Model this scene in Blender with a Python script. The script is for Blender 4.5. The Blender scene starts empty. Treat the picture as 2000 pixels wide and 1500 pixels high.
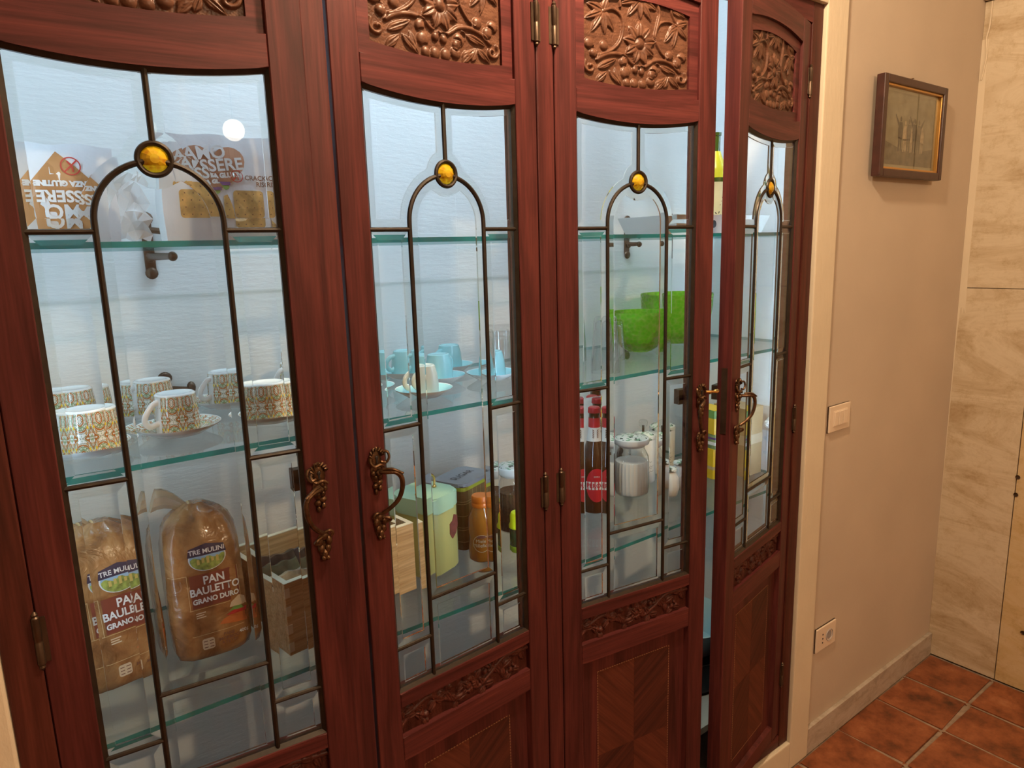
import bpy, bmesh, math, random
import numpy as np
from mathutils import Vector, Matrix
from mathutils.bvhtree import BVHTree
random.seed(7); rng = np.random.RandomState(11)
PI = math.pi
sc = bpy.context.scene
C = sc.collection

# ------------------------------------------------------------------ camera
F_PX, PITCH, ROLL, YAW = 1372.06, 10.8136, -1.6491, 36.9024
S = 1.07                      # metres per unit of camera-to-cabinet distance
EYE = 1.6425
def camera():
    th, ro, ya = map(math.radians, (PITCH, ROLL, YAW))
    fwd = Vector((math.sin(ya)*math.cos(th), math.cos(ya)*math.cos(th), -math.sin(th)))
    r = Vector((math.cos(ya), -math.sin(ya), 0)); u = r.cross(fwd)
    r2 = r*math.cos(ro) + u*math.sin(ro); u2 = -r*math.sin(ro) + u*math.cos(ro)
    cd = bpy.data.cameras.new('camera'); co = bpy.data.objects.new('camera', cd); C.objects.link(co)
    cd.sensor_width = 36.0; cd.lens = F_PX/2000*36; cd.clip_start = 0.02
    m = Matrix.Identity(4)
    for i in range(3):
        m[i][0] = r2[i]; m[i][1] = u2[i]; m[i][2] = -fwd[i]
    m[0][3], m[1][3], m[2][3] = 0, -S, EYE
    co.matrix_world = m
    sc.camera = co
camera()

# ------------------------------------------------------------------ world, exposure
w = bpy.data.worlds.new('world'); sc.world = w; w.use_nodes = True
w.node_tree.nodes['Background'].inputs[0].default_value = (1, .7, .45, 1)
w.node_tree.nodes['Background'].inputs[1].default_value = .02
sc.view_settings.view_transform = 'Standard'; sc.view_settings.look = 'None'
sc.view_settings.exposure = 0.0; sc.view_settings.gamma = 1.0
sc.view_settings.use_curve_mapping = False
try:
    sc.cycles.use_denoising = True
    sc.cycles.caustics_refractive = False; sc.cycles.caustics_reflective = False
    sc.cycles.sample_clamp_indirect = 4.0
    sc.cycles.max_bounces = 12; sc.cycles.transparent_max_bounces = 24; sc.cycles.transmission_bounces = 10
except Exception: pass
CEIL_LAMPS = [((0.86, -.42, 2.62), 96.0, 'warm hanging lamp with opal dish close above the cabinet doors'), ((0.95, -3.1, 2.84), 102.0, 'added warm fill lamp with opal dish further down the hallway')]  # second lamp is added, unseen, to even out the room light
GLOBE_POS = (0.565, -2.93, 2.28); GLOBE_STRENGTH = 12.0
TUBE_STRENGTH = 112.0; FILL_STRENGTH = 42.0
WARM = (1.0, .74, .47); COOL = (.62, .88, 1.12)

# ------------------------------------------------------------------ materials
def nt(name):
    m = bpy.data.materials.new(name); m.use_nodes = True
    t = m.node_tree; b = t.nodes['Principled BSDF']
    return m, t, b
def pset(b, **k):
    for key, v in k.items():
        key = key.replace('_', ' ')
        if key in b.inputs: b.inputs[key].default_value = v
def c4(c): return (c[0], c[1], c[2], 1)
def plain(name, col, rough=.5, metal=0.0, spec=.5, coat=0.0, var=0.0, vscale=20, bump=0.0, bscale=60):
    m, t, b = nt(name)
    pset(b, Base_Color=c4(col), Roughness=rough, Metallic=metal, Specular_IOR_Level=spec, Coat_Weight=coat)
    tc = t.nodes.new('ShaderNodeTexCoord')
    if var:
        n = t.nodes.new('ShaderNodeTexNoise'); n.inputs['Scale'].default_value = vscale; n.inputs['Detail'].default_value = 5
        t.links.new(tc.outputs['Object'], n.inputs['Vector'])
        r = t.nodes.new('ShaderNodeValToRGB')
        r.color_ramp.elements[0].position = .3; r.color_ramp.elements[1].position = .7
        r.color_ramp.elements[0].color = c4([max(0, x*(1-var)) for x in col]); r.color_ramp.elements[1].color = c4([min(1, x*(1+var)) for x in col])
        t.links.new(n.outputs['Fac'], r.inputs['Fac']); t.links.new(r.outputs['Color'], b.inputs['Base Color'])
    if bump:
        n = t.nodes.new('ShaderNodeTexNoise'); n.inputs['Scale'].default_value = bscale; n.inputs['Detail'].default_value = 4
        t.links.new(tc.outputs['Object'], n.inputs['Vector'])
        bp = t.nodes.new('ShaderNodeBump'); bp.inputs['Strength'].default_value = bump; bp.inputs['Distance'].default_value = .004
        t.links.new(n.outputs['Fac'], bp.inputs['Height']); t.links.new(bp.outputs['Normal'], b.inputs['Normal'])
    return m
def ramp(t, stops, interp='LINEAR'):
    r = t.nodes.new('ShaderNodeValToRGB'); cr = r.color_ramp; cr.interpolation = interp
    while len(cr.elements) < len(stops): cr.elements.new(.5)
    for e, (p, c) in zip(cr.elements, stops): e.position = p; e.color = c4(c)
    return r
def wood(name, axis, dark, mid, light, rough=.44, sc_long=2.2, sc_cross=38, wear=True, coat=0.0, rot=0):
    m, t, b = nt(name)
    tc = t.nodes.new('ShaderNodeTexCoord'); mp = t.nodes.new('ShaderNodeMapping')
    s = [sc_cross]*3; s['xyz'.index(axis)] = sc_long; mp.inputs['Scale'].default_value = s
    src = tc.outputs['Object']
    if rot:
        m0 = t.nodes.new('ShaderNodeMapping'); m0.inputs['Rotation'].default_value = (0, rot, 0)
        t.links.new(src, m0.inputs['Vector']); src = m0.outputs['Vector']
    t.links.new(src, mp.inputs['Vector'])
    n = t.nodes.new('ShaderNodeTexNoise'); n.inputs['Scale'].default_value = 1.0; n.inputs['Detail'].default_value = 7; n.inputs['Roughness'].default_value = .62; n.inputs['Distortion'].default_value = .6
    t.links.new(mp.outputs['Vector'], n.inputs['Vector'])
    r = ramp(t, [(.28, dark), (.5, mid), (.74, light)])
    t.links.new(n.outputs['Fac'], r.inputs['Fac'])
    mp2 = t.nodes.new('ShaderNodeMapping'); s2 = [260]*3; s2['xyz'.index(axis)] = 9; mp2.inputs['Scale'].default_value = s2
    t.links.new(src, mp2.inputs['Vector'])
    n2 = t.nodes.new('ShaderNodeTexNoise'); n2.inputs['Scale'].default_value = 1.0; n2.inputs['Detail'].default_value = 3
    t.links.new(mp2.outputs['Vector'], n2.inputs['Vector'])
    mix = t.nodes.new('ShaderNodeMix'); mix.data_type = 'RGBA'; mix.blend_type = 'MULTIPLY'; mix.inputs[0].default_value = .45
    r2 = ramp(t, [(.35, (.45, .4, .38)), (.62, (1, 1, 1))])
    t.links.new(n2.outputs['Fac'], r2.inputs['Fac'])
    t.links.new(r.outputs['Color'], mix.inputs[6]); t.links.new(r2.outputs['Color'], mix.inputs[7])
    t.links.new(mix.outputs[2], b.inputs['Base Color'])
    bp = t.nodes.new('ShaderNodeBump'); bp.inputs['Strength'].default_value = .12; bp.inputs['Distance'].default_value = .001
    t.links.new(n2.outputs['Fac'], bp.inputs['Height']); t.links.new(bp.outputs['Normal'], b.inputs['Normal'])
    pset(b, Roughness=rough, Coat_Weight=coat, Coat_Roughness=.38, Specular_IOR_Level=.22)
    return m
MD, MM, ML = (.033, .0074, .0074), (.080, .0178, .0172), (.133, .032, .027)
M = {}
M['wood_v'] = wood('mahogany_upright', 'z', MD, MM, ML)
M['wood_h'] = wood('mahogany_across', 'x', tuple(x*1.08 for x in MD), tuple(x*1.15 for x in MM), tuple(x*1.2 for x in ML), sc_cross=44)
M['wood_edge'] = wood('mahogany_frame', 'z', (.034, .009, .007), (.074, .018, .013), (.115, .030, .020))
M['carve'] = wood('carved_wood', 'x', (.062, .025, .015), (.11, .046, .027), (.165, .078, .047), rough=.36, sc_cross=60, sc_long=30)
M['veneer_a'] = wood('veneer_a', 'z', (.06, .016, .010), (.10, .026, .016), (.15, .042, .024), rot=math.radians(42), sc_cross=55)
M['veneer_b'] = wood('veneer_b', 'z', (.036, .010, .008), (.068, .018, .013), (.105, .028, .018), rot=math.radians(-55), sc_cross=70)
M['inlay'] = plain('inlay', (.27, .13, .065), .45)
M['pine'] = wood('pine', 'x', (.46, .28, .13), (.68, .48, .26), (.78, .60, .37), rough=.6, sc_long=1.6, sc_cross=62, coat=0)
M['pine_end'] = plain('pine_cut', (.72, .62, .46), .6, var=.1)
M['carton_tan'] = plain('carton_tan', (.55, .36, .18), .6, var=.12, vscale=14)
def plaster(name, col, bscale=26, stretch=(1, 1, 1), strength=.25, var=.05):
    m, t, b = nt(name); tc = t.nodes.new('ShaderNodeTexCoord'); mp = t.nodes.new('ShaderNodeMapping'); mp.inputs['Scale'].default_value = stretch
    t.links.new(tc.outputs['Object'], mp.inputs['Vector'])
    n = t.nodes.new('ShaderNodeTexNoise'); n.inputs['Scale'].default_value = bscale; n.inputs['Detail'].default_value = 6; n.inputs['Roughness'].default_value = .6
    t.links.new(mp.outputs['Vector'], n.inputs['Vector'])
    bp = t.nodes.new('ShaderNodeBump'); bp.inputs['Strength'].default_value = strength; bp.inputs['Distance'].default_value = .003
    t.links.new(n.outputs['Fac'], bp.inputs['Height']); t.links.new(bp.outputs['Normal'], b.inputs['Normal'])
    n2 = t.nodes.new('ShaderNodeTexNoise'); n2.inputs['Scale'].default_value = 3.2; n2.inputs['Detail'].default_value = 5
    t.links.new(tc.outputs['Object'], n2.inputs['Vector'])
    r = ramp(t, [(.3, [x*(1-var) for x in col]), (.7, [min(1, x*(1+var)) for x in col])])
    t.links.new(n2.outputs['Fac'], r.inputs['Fac']); t.links.new(r.outputs['Color'], b.inputs['Base Color'])
    pset(b, Roughness=.75, Specular_IOR_Level=.3)
    return m
M['wall'] = plaster('cream_wall_paint', (.54, .45, .365))
M['wall_far'] = plaster('cream_far_wall_paint', (.46, .36, .27))
M['trim'] = plaster('cream_trim_paint', (.66, .57, .44), bscale=40, stretch=(2, 2, .6), strength=.35)
M['niche'] = plaster('white_plaster', (.90, .89, .87), bscale=22, stretch=(1, 1, 5), strength=.4, var=.03)
M['ceiling'] = plaster('ceiling_white', (.75, .70, .62))
def marble(name, base, vein, dirt, scale=2.6):
    m, t, b = nt(name); tc = t.nodes.new('ShaderNodeTexCoord')
    mp = t.nodes.new('ShaderNodeMapping'); mp.inputs['Rotation'].default_value = (math.radians(38), 0, 0); mp.inputs['Scale'].default_value = (1, .8, 2.6)
    t.links.new(tc.outputs['Object'], mp.inputs['Vector'])
    n = t.nodes.new('ShaderNodeTexNoise'); n.inputs['Scale'].default_value = scale; n.inputs['Detail'].default_value = 9; n.inputs['Roughness'].default_value = .68; n.inputs['Distortion'].default_value = 1.4
    t.links.new(mp.outputs['Vector'], n.inputs['Vector'])
    r = ramp(t, [(.30, dirt), (.45, base), (.55, vein), (.72, base)])
    t.links.new(n.outputs['Fac'], r.inputs['Fac'])
    n2 = t.nodes.new('ShaderNodeTexNoise'); n2.inputs['Scale'].default_value = 24; n2.inputs['Detail'].default_value = 8; n2.inputs['Roughness'].default_value = .75
    t.links.new(tc.outputs['Object'], n2.inputs['Vector'])
    r2 = ramp(t, [(.30, (.74, .66, .52)), (.5, (1, 1, 1))])
    t.links.new(n2.outputs['Fac'], r2.inputs['Fac'])
    mix = t.nodes.new('ShaderNodeMix'); mix.data_type = 'RGBA'; mix.blend_type = 'MULTIPLY'; mix.inputs[0].default_value = .7
    t.links.new(r.outputs['Color'], mix.inputs[6]); t.links.new(r2.outputs['Color'], mix.inputs[7]); t.links.new(mix.outputs[2], b.inputs['Base Color'])
    pset(b, Roughness=.45, Specular_IOR_Level=.4)
    return m
M['marble'] = marble('honed_marble', (.53, .43, .30), (.62, .53, .40), (.40, .29, .17))
M['marble_b'] = marble('yellow_marble', (.58, .43, .23), (.62, .48, .29), (.48, .34, .16))
M['base_marble'] = marble('grey_marble', (.42, .36, .30), (.50, .44, .38), (.32, .26, .21), 6)
M['grout'] = plain('grout', (.30, .22, .16), .9, var=.3, vscale=30)
def tilemat():
    m, t, b = nt('terracotta'); tc = t.nodes.new('ShaderNodeTexCoord'); oi = t.nodes.new('ShaderNodeObjectInfo')
    ad = t.nodes.new('ShaderNodeVectorMath'); ad.operation = 'ADD'
    cx = t.nodes.new('ShaderNodeCombineXYZ'); mu = t.nodes.new('ShaderNodeMath'); mu.operation = 'MULTIPLY'; mu.inputs[1].default_value = 37
    t.links.new(oi.outputs['Random'], mu.inputs[0]); t.links.new(mu.outputs[0], cx.inputs[0]); t.links.new(mu.outputs[0], cx.inputs[1])
    t.links.new(tc.outputs['Object'], ad.inputs[0]); t.links.new(cx.outputs[0], ad.inputs[1])
    n = t.nodes.new('ShaderNodeTexNoise'); n.inputs['Scale'].default_value = 9; n.inputs['Detail'].default_value = 8; n.inputs['Roughness'].default_value = .7
    t.links.new(ad.outputs[0], n.inputs['Vector'])
    r = ramp(t, [(.30, (.055, .020, .010)), (.45, (.19, .055, .021)), (.58, (.30, .095, .038)), (.75, (.42, .19, .095))])
    t.links.new(n.outputs['Fac'], r.inputs['Fac']); t.links.new(r.outputs['Color'], b.inputs['Base Color'])
    bp = t.nodes.new('ShaderNodeBump'); bp.inputs['Strength'].default_value = .3; bp.inputs['Distance'].default_value = .003
    t.links.new(n.outputs['Fac'], bp.inputs['Height']); t.links.new(bp.outputs['Normal'], b.inputs['Normal'])
    pset(b, Roughness=.38, Specular_IOR_Level=.5)
    return m
M['tile'] = tilemat()
def thin_glass(name, tint=(1, 1, 1), gain=1.7, rough=0.0):
    m = bpy.data.materials.new(name); m.use_nodes = True; t = m.node_tree
    t.nodes.remove(t.nodes['Principled BSDF']); out = t.nodes['Material Output']
    tr = t.nodes.new('ShaderNodeBsdfTransparent'); tr.inputs[0].default_value = c4(tint)
    gl = t.nodes.new('ShaderNodeBsdfGlossy'); gl.inputs['Roughness'].default_value = rough
    lw = t.nodes.new('ShaderNodeLayerWeight'); lw.inputs['Blend'].default_value = .5      # Schlick, same from both sides
    pw = t.nodes.new('ShaderNodeMath'); pw.operation = 'POWER'; pw.inputs[1].default_value = 5; t.links.new(lw.outputs['Facing'], pw.inputs[0])
    ma = t.nodes.new('ShaderNodeMath'); ma.operation = 'MULTIPLY_ADD'; ma.inputs[1].default_value = .96; ma.inputs[2].default_value = .04; t.links.new(pw.outputs[0], ma.inputs[0])
    mu = t.nodes.new('ShaderNodeMath'); mu.operation = 'MULTIPLY'; mu.inputs[1].default_value = gain; mu.use_clamp = True
    t.links.new(ma.outputs[0], mu.inputs[0])
    mx = t.nodes.new('ShaderNodeMixShader'); t.links.new(mu.outputs[0], mx.inputs[0]); t.links.new(tr.outputs[0], mx.inputs[1]); t.links.new(gl.outputs[0], mx.inputs[2])
    t.links.new(mx.outputs[0], out.inputs['Surface'])
    return m
def solid_glass(name, col=(1, 1, 1), ior=1.5, rough=0.0):
    m = bpy.data.materials.new(name); m.use_nodes = True; t = m.node_tree
    t.nodes.remove(t.nodes['Principled BSDF']); out = t.nodes['Material Output']
    g = t.nodes.new('ShaderNodeBsdfGlass'); g.inputs['Color'].default_value = c4(col); g.inputs['IOR'].default_value = ior; g.inputs['Roughness'].default_value = rough
    t.links.new(g.outputs[0], out.inputs['Surface'])
    return m
M['pane'] = thin_glass('clear_pane', (.97, .99, .98))
M['bevel'] = solid_glass('bevelled_edge_glass', (.97, .99, .98))
M['shelf'] = thin_glass('shelf_glass', (.94, .98, .97), 1.0)
M['shelf_under'] = thin_glass('shelf_glass_under', (.97, .99, .98), .6)
def edge_glass():
    m, t, b = nt('shelf_glass_edge'); pset(b, Base_Color=(.004, .25, .27, 1), Roughness=.12)
    tr = t.nodes.new('ShaderNodeBsdfTransparent'); tr.inputs[0].default_value = (.12, .62, .62, 1); mx = t.nodes.new('ShaderNodeMixShader'); mx.inputs[0].default_value = .55
    t.links.new(tr.outputs[0], mx.inputs[1]); t.links.new(b.outputs[0], mx.inputs[2]); t.links.new(mx.outputs[0], t.nodes['Material Output'].inputs['Surface'])
    return m
M['shelf_edge'] = edge_glass()
M['tumbler'] = thin_glass('tumbler_glass', (.975, .985, .99), 2.2)
M['jar_glass'] = thin_glass('jar_glass', (.96, .975, .975), 1.8)
M['picture_glass'] = thin_glass('picture_glass', (.96, .97, .95), 1.2)
M['lead'] = plain('lead_came_metal', (.026, .018, .013), .40, metal=.45, var=.3, vscale=60)
def amber():
    m, t, b = nt('amber_glass'); pset(b, Base_Color=(.98, .55, .015, 1), Roughness=.08, Coat_Weight=.4, Transmission_Weight=.55, IOR=1.5)
    tc = t.nodes.new('ShaderNodeTexCoord'); v = t.nodes.new('ShaderNodeTexVoronoi'); v.inputs['Scale'].default_value = 90
    t.links.new(tc.outputs['Object'], v.inputs['Vector']); r = ramp(t, [(.1, (.80, .32, .005)), (.45, (1.0, .62, .02))])
    t.links.new(v.outputs['Distance'], r.inputs['Fac']); t.links.new(r.outputs['Color'], b.inputs['Base Color'])
    return m
M['amber'] = amber()
M['bronze'] = plain('old_bronze', (.12, .066, .036), .34, metal=.85, var=.45, vscale=70, bump=.3, bscale=200)
M['brass'] = plain('brass', (.62, .36, .12), .25, metal=.9)
M['hinge'] = plain('hinge_metal', (.10, .065, .045), .4, metal=.8, var=.3)
M['black'] = plain('black', (.012, .011, .012), .4)
M['white_plastic'] = plain('white_plastic', (.82, .80, .76), .35)
M['white_cer'] = plain('white_ceramic', (.86, .86, .85), .12, coat=.3)
M['blue_cer'] = plain('pale_blue_ceramic', (.36, .66, .68), .16, coat=.3)
M['cream_cer'] = plain('cream_ceramic', (.66, .70, .62), .16, coat=.3)
def emis(name, col, s):
    m = bpy.data.materials.new(name); m.use_nodes = True; t = m.node_tree
    t.nodes.remove(t.nodes['Principled BSDF']); e = t.nodes.new('ShaderNodeEmission')
    e.inputs[0].default_value = c4(col); e.inputs[1].default_value = s; t.links.new(e.outputs[0], t.nodes['Material Output'].inputs['Surface'])
    return m
def majolica(name, nrep=4, zk=21.0, plate=False):
    # mirrored tile pattern painted on the ware: scrolls, flowers, dots in ochre, orange, green, blue on white
    m, t, b = nt(name); L = t.links.new
    tc = t.nodes.new('ShaderNodeTexCoord'); sp = t.nodes.new('ShaderNodeSeparateXYZ'); L(tc.outputs['Object'], sp.inputs[0])
    at = t.nodes.new('ShaderNodeMath'); at.operation = 'ARCTAN2'; L(sp.outputs[1], at.inputs[0]); L(sp.outputs[0], at.inputs[1])
    def mth(op, a, v=None):
        n = t.nodes.new('ShaderNodeMath'); n.operation = op
        if hasattr(a, 'links'): L(a, n.inputs[0])
        else: n.inputs[0].default_value = a
        if v is not None:
            if hasattr(v, 'links'): L(v, n.inputs[1])
            else: n.inputs[1].default_value = v
        return n.outputs[0]
    u = mth('PINGPONG', mth('MULTIPLY', at.outputs[0], nrep/(2*PI)*2), .5)
    if plate:
        ln = t.nodes.new('ShaderNodeVectorMath'); ln.operation = 'LENGTH'; L(tc.outputs['Object'], ln.inputs[0]); zz = ln.outputs['Value']
    else: zz = sp.outputs[2]
    v = mth('PINGPONG', mth('MULTIPLY', zz, zk), .5)
    cb = t.nodes.new('ShaderNodeCombineXYZ'); L(u, cb.inputs[0]); L(v, cb.inputs[1])
    # scroll lines over a ground of peach, white and green fields
    nz = t.nodes.new('ShaderNodeTexNoise'); nz.inputs['Scale'].default_value = 4.5; nz.inputs['Detail'].default_value = 2; L(cb.outputs[0], nz.inputs['Vector'])
    r0 = ramp(t, [(0, (.66, .36, .15)), (.38, (.82, .80, .72)), (.48, (.34, .44, .24)), (.55, (.84, .82, .74)), (.62, (.72, .48, .26)), (.68, (.80, .80, .74))], 'CONSTANT'); L(nz.outputs['Fac'], r0.inputs['Fac'])
    wv = t.nodes.new('ShaderNodeTexWave'); wv.wave_type = 'RINGS'; wv.rings_direction = 'SPHERICAL'; wv.inputs['Scale'].default_value = 1.4; wv.inputs['Distortion'].default_value = 6.0; wv.inputs['Detail'].default_value = 1.0; wv.inputs['Detail Scale'].default_value = 1.6
    L(cb.outputs[0], wv.inputs['Vector'])
    rm = ramp(t, [(0, (0, 0, 0)), (.36, (1, 1, 1)), (.56, (0, 0, 0)), (.86, (1, 1, 1))], 'CONSTANT'); L(wv.outputs['Fac'], rm.inputs['Fac'])
    rl = ramp(t, [(0, (.09, .11, .05)), (.60, (.09, .11, .05)), (.61, (.46, .16, .04))], 'CONSTANT'); L(wv.outputs['Fac'], rl.inputs['Fac'])
    m1 = t.nodes.new('ShaderNodeMix'); m1.data_type = 'RGBA'; L(rm.outputs['Color'], m1.inputs[0]); L(r0.outputs['Color'], m1.inputs[6]); L(rl.outputs['Color'], m1.inputs[7])
    vo = t.nodes.new('ShaderNodeTexVoronoi'); vo.inputs['Scale'].default_value = 5.5; L(cb.outputs[0], vo.inputs['Vector'])
    r2 = ramp(t, [(0, (1, 1, 1)), (.27, (0, 0, 0))], 'CONSTANT'); L(vo.outputs['Distance'], r2.inputs['Fac'])
    wn = t.nodes.new('ShaderNodeSeparateColor'); L(vo.outputs['Color'], wn.inputs[0])
    r3 = ramp(t, [(0, (.86, .50, .02)), (.22, (.88, .88, .86)), (.40, (.12, .16, .40)), (.50, (.74, .20, .03)), (.66, (.20, .42, .14)), (.82, (.88, .62, .05))], 'CONSTANT'); L(wn.outputs[0], r3.inputs['Fac'])
    mx = t.nodes.new('ShaderNodeMix'); mx.data_type = 'RGBA'; L(r2.outputs['Color'], mx.inputs[0]); L(m1.outputs[2], mx.inputs[6]); L(r3.outputs['Color'], mx.inputs[7])
    L(mx.outputs[2], b.inputs['Base Color']); pset(b, Roughness=.14, Coat_Weight=.3)
    return m
M['majolica'] = majolica('painted_majolica', 4, 18.0)
M['majolica_plate'] = majolica('painted_majolica_plate', 7, 24.0, True)
def lidmat():
    m, t, b = nt('painted_green_lid'); L = t.links.new; tc = t.nodes.new('ShaderNodeTexCoord')
    v = t.nodes.new('ShaderNodeTexVoronoi'); v.inputs['Scale'].default_value = 150; L(tc.outputs['Object'], v.inputs['Vector'])
    sp = t.nodes.new('ShaderNodeSeparateColor'); L(v.outputs['Color'], sp.inputs[0])
    r = ramp(t, [(0, (.80, .82, .78)), (.45, (.30, .46, .34)), (.68, (.82, .83, .80)), (.86, (.06, .08, .07))], 'CONSTANT'); L(sp.outputs[0], r.inputs['Fac'])
    L(r.outputs['Color'], b.inputs['Base Color']); pset(b, Roughness=.15, Coat_Weight=.3); return m
M['lid_pattern'] = lidmat()

# ------------------------------------------------------------------ mesh helpers
def link(o, parent=None):
    C.objects.link(o)
    if parent is not None: o.parent = parent
    return o
def mesh_from(bm, name, mats, smooth=False, recalc=True):
    if recalc: bmesh.ops.recalc_face_normals(bm, faces=bm.faces[:])
    me = bpy.data.meshes.new(name); bm.to_mesh(me); bm.free()
    for m in (mats if isinstance(mats, (list, tuple)) else [mats]): me.materials.append(M[m] if isinstance(m, str) else m)
    if smooth: me.polygons.foreach_set('use_smooth', [True]*len(me.polygons)); smooth_by_angle(me, 40)
    return me
def smooth_by_angle(me, deg):
    try: me.set_sharp_from_angle(angle=math.radians(deg))
    except Exception: pass
def obj(name, bm, mats, parent=None, smooth=False, loc=None, rot=None, recalc=True):
    me = bm if isinstance(bm, bpy.types.Mesh) else mesh_from(bm, name, mats, smooth, recalc)
    o = bpy.data.objects.new(name, me); link(o, parent)
    if loc is not None: o.location = loc
    if rot is not None: o.rotation_euler = rot
    return o
def thing(name, label, cat, loc=(0, 0, 0), rotz=0, group=None):
    o = bpy.data.objects.new(name, None); C.objects.link(o); o.empty_display_size = .05
    o.location = loc; o.rotation_euler = (0, 0, rotz); return tag(o, label, cat, group)
def tag(o, label, cat, group=None):
    o['label'] = label; o['category'] = cat
    if group: o['group'] = group
    return o
def struct(o): o['kind'] = 'structure'; return o
def box(bm, x0, x1, y0, y1, z0, z1, mi=0, bev=0.0):
    vs = [bm.verts.new((x, y, z)) for z in (z0, z1) for y in (y0, y1) for x in (x0, x1)]
    fs = [bm.faces.new([vs[i] for i in f]) for f in ((0, 2, 3, 1), (4, 5, 7, 6), (0, 1, 5, 4), (2, 6, 7, 3), (0, 4, 6, 2), (1, 3, 7, 5))]
    for f in fs: f.material_index = mi
    if bev:
        es = list({e for f in fs for e in f.edges})
        bmesh.ops.bevel(bm, geom=es, offset=bev, segments=2, profile=.6, affect='EDGES')
    return bm
def B(*a, **k):
    bm = bmesh.new(); box(bm, *a, **k); return bm
def prism(bm, pts, y0, y1, bev=0.0, mi=0):
    a = [bm.verts.new((x, y0, z)) for x, z in pts]; b = [bm.verts.new((x, y1, z)) for x, z in pts]
    n = len(pts); fs = [bm.faces.new(a), bm.faces.new(b[::-1])]
    for i in range(n): fs.append(bm.faces.new((a[i], b[i], b[(i+1) % n], a[(i+1) % n])))
    for f in fs: f.material_index = mi
    if bev:
        es = [e for e in fs[0].edges]
        bmesh.ops.bevel(bm, geom=es, offset=bev, segments=1, affect='EDGES')
    return bm
def prism_z(bm, pts, z0, z1, mi=0, bev=0.0, seg=2):
    a = [bm.verts.new((x, y, z0)) for x, y in pts]; b = [bm.verts.new((x, y, z1)) for x, y in pts]
    n = len(pts); fs = [bm.faces.new(a), bm.faces.new(b)]
    for i in range(n): fs.append(bm.faces.new((a[i], b[i], b[(i+1) % n], a[(i+1) % n])))
    for f in fs: f.material_index = mi
    if bev: bmesh.ops.bevel(bm, geom=list(fs[1].edges)+list(fs[0].edges), offset=bev, segments=seg, affect='EDGES')
    return bm
def lathe(bm, prof, n=36, mi=0, cx=0, cy=0, z0=0, closed=False, wob=None, mis=None):
    rings = []
    for r, z in prof:
        if r < 1e-5: rings.append([bm.verts.new((cx, cy, z0+z))])
        else: rings.append([bm.verts.new((cx+r*(1 if wob is None else wob(i, n, z))*math.cos(2*PI*i/n), cy+r*(1 if wob is None else wob(i, n, z))*math.sin(2*PI*i/n), z0+z)) for i in range(n)])
    pr = list(zip(rings[:-1], rings[1:]))
    if closed: pr.append((rings[-1], rings[0]))
    for k, (a, b) in enumerate(pr):
        for i in range(n):
            j = (i+1) % n
            if len(a) == 1 and len(b) == 1: continue
            if len(a) == 1: f = bm.faces.new((a[0], b[i], b[j]))
            elif len(b) == 1: f = bm.faces.new((a[i], b[0], a[j]))
            else: f = bm.faces.new((a[i], b[i], b[j], a[j]))
            f.material_index = mis[k] if mis else mi
    return bm
def tube(bm, pts, rad, n=8, mi=0, caps=True, flat=1.0):
    pts = [Vector(p) for p in pts]; m = len(pts)
    rings = []; up = Vector((0, 0, 1)); prev = None
    for i, p in enumerate(pts):
        d = (pts[min(i+1, m-1)] - pts[max(i-1, 0)]).normalized()
        if prev is None:
            ref = up if abs(d.z) < .9 else Vector((0, 1, 0)); a = d.cross(ref).normalized()
        else: a = (prev - d*prev.dot(d)).normalized()
        prev = a; b = d.cross(a)
        r = rad(i/(m-1)) if callable(rad) else rad
        rings.append([bm.verts.new(p + a*(r*math.cos(2*PI*k/n)) + b*(r*flat*math.sin(2*PI*k/n))) for k in range(n)])
    for q, s in zip(rings[:-1], rings[1:]):
        for k in range(n): bm.faces.new((q[k], s[k], s[(k+1) % n], q[(k+1) % n])).material_index = mi
    if caps: bm.faces.new(rings[0][::-1]).material_index = mi; bm.faces.new(rings[-1]).material_index = mi
    return bm
def blob(bm, c, r, n=10, m=7, mi=0, rz=0.0):
    c = Vector(c); rx, ry, rz_ = r; rot = Matrix.Rotation(rz, 3, 'Y')
    rows = []
    for i in range(m+1):
        th = PI*i/m
        if i in (0, m): rows.append([bm.verts.new(c + rot @ Vector((0, 0, rz_*math.cos(th))))])
        else: rows.append([bm.verts.new(c + rot @ Vector((rx*math.sin(th)*math.cos(2*PI*k/n), ry*math.sin(th)*math.sin(2*PI*k/n), rz_*math.cos(th)))) for k in range(n)])
    for a, b in zip(rows[:-1], rows[1:]):
        for k in range(n):
            l = (k+1) % n
            if len(a) == 1: f = bm.faces.new((a[0], b[k], b[l]))
            elif len(b) == 1: f = bm.faces.new((a[k], b[0], a[l]))
            else: f = bm.faces.new((a[k], b[k], b[l], a[l]))
            f.material_index = mi
    return bm
def bez(p, n=16):
    # Catmull-Rom through points
    p = [Vector(q) for q in p]; P = [p[0]*2-p[1]] + p + [p[-1]*2-p[-2]]; out = []
    for i in range(1, len(P)-2):
        for k in range(n):
            t = k/n; a, b, c, d = P[i-1], P[i], P[i+1], P[i+2]
            out.append(.5*((2*b) + (c-a)*t + (2*a-5*b+4*c-d)*t*t + (3*b-a-3*c+d)*t**3))
    out.append(p[-1]); return out
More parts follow.
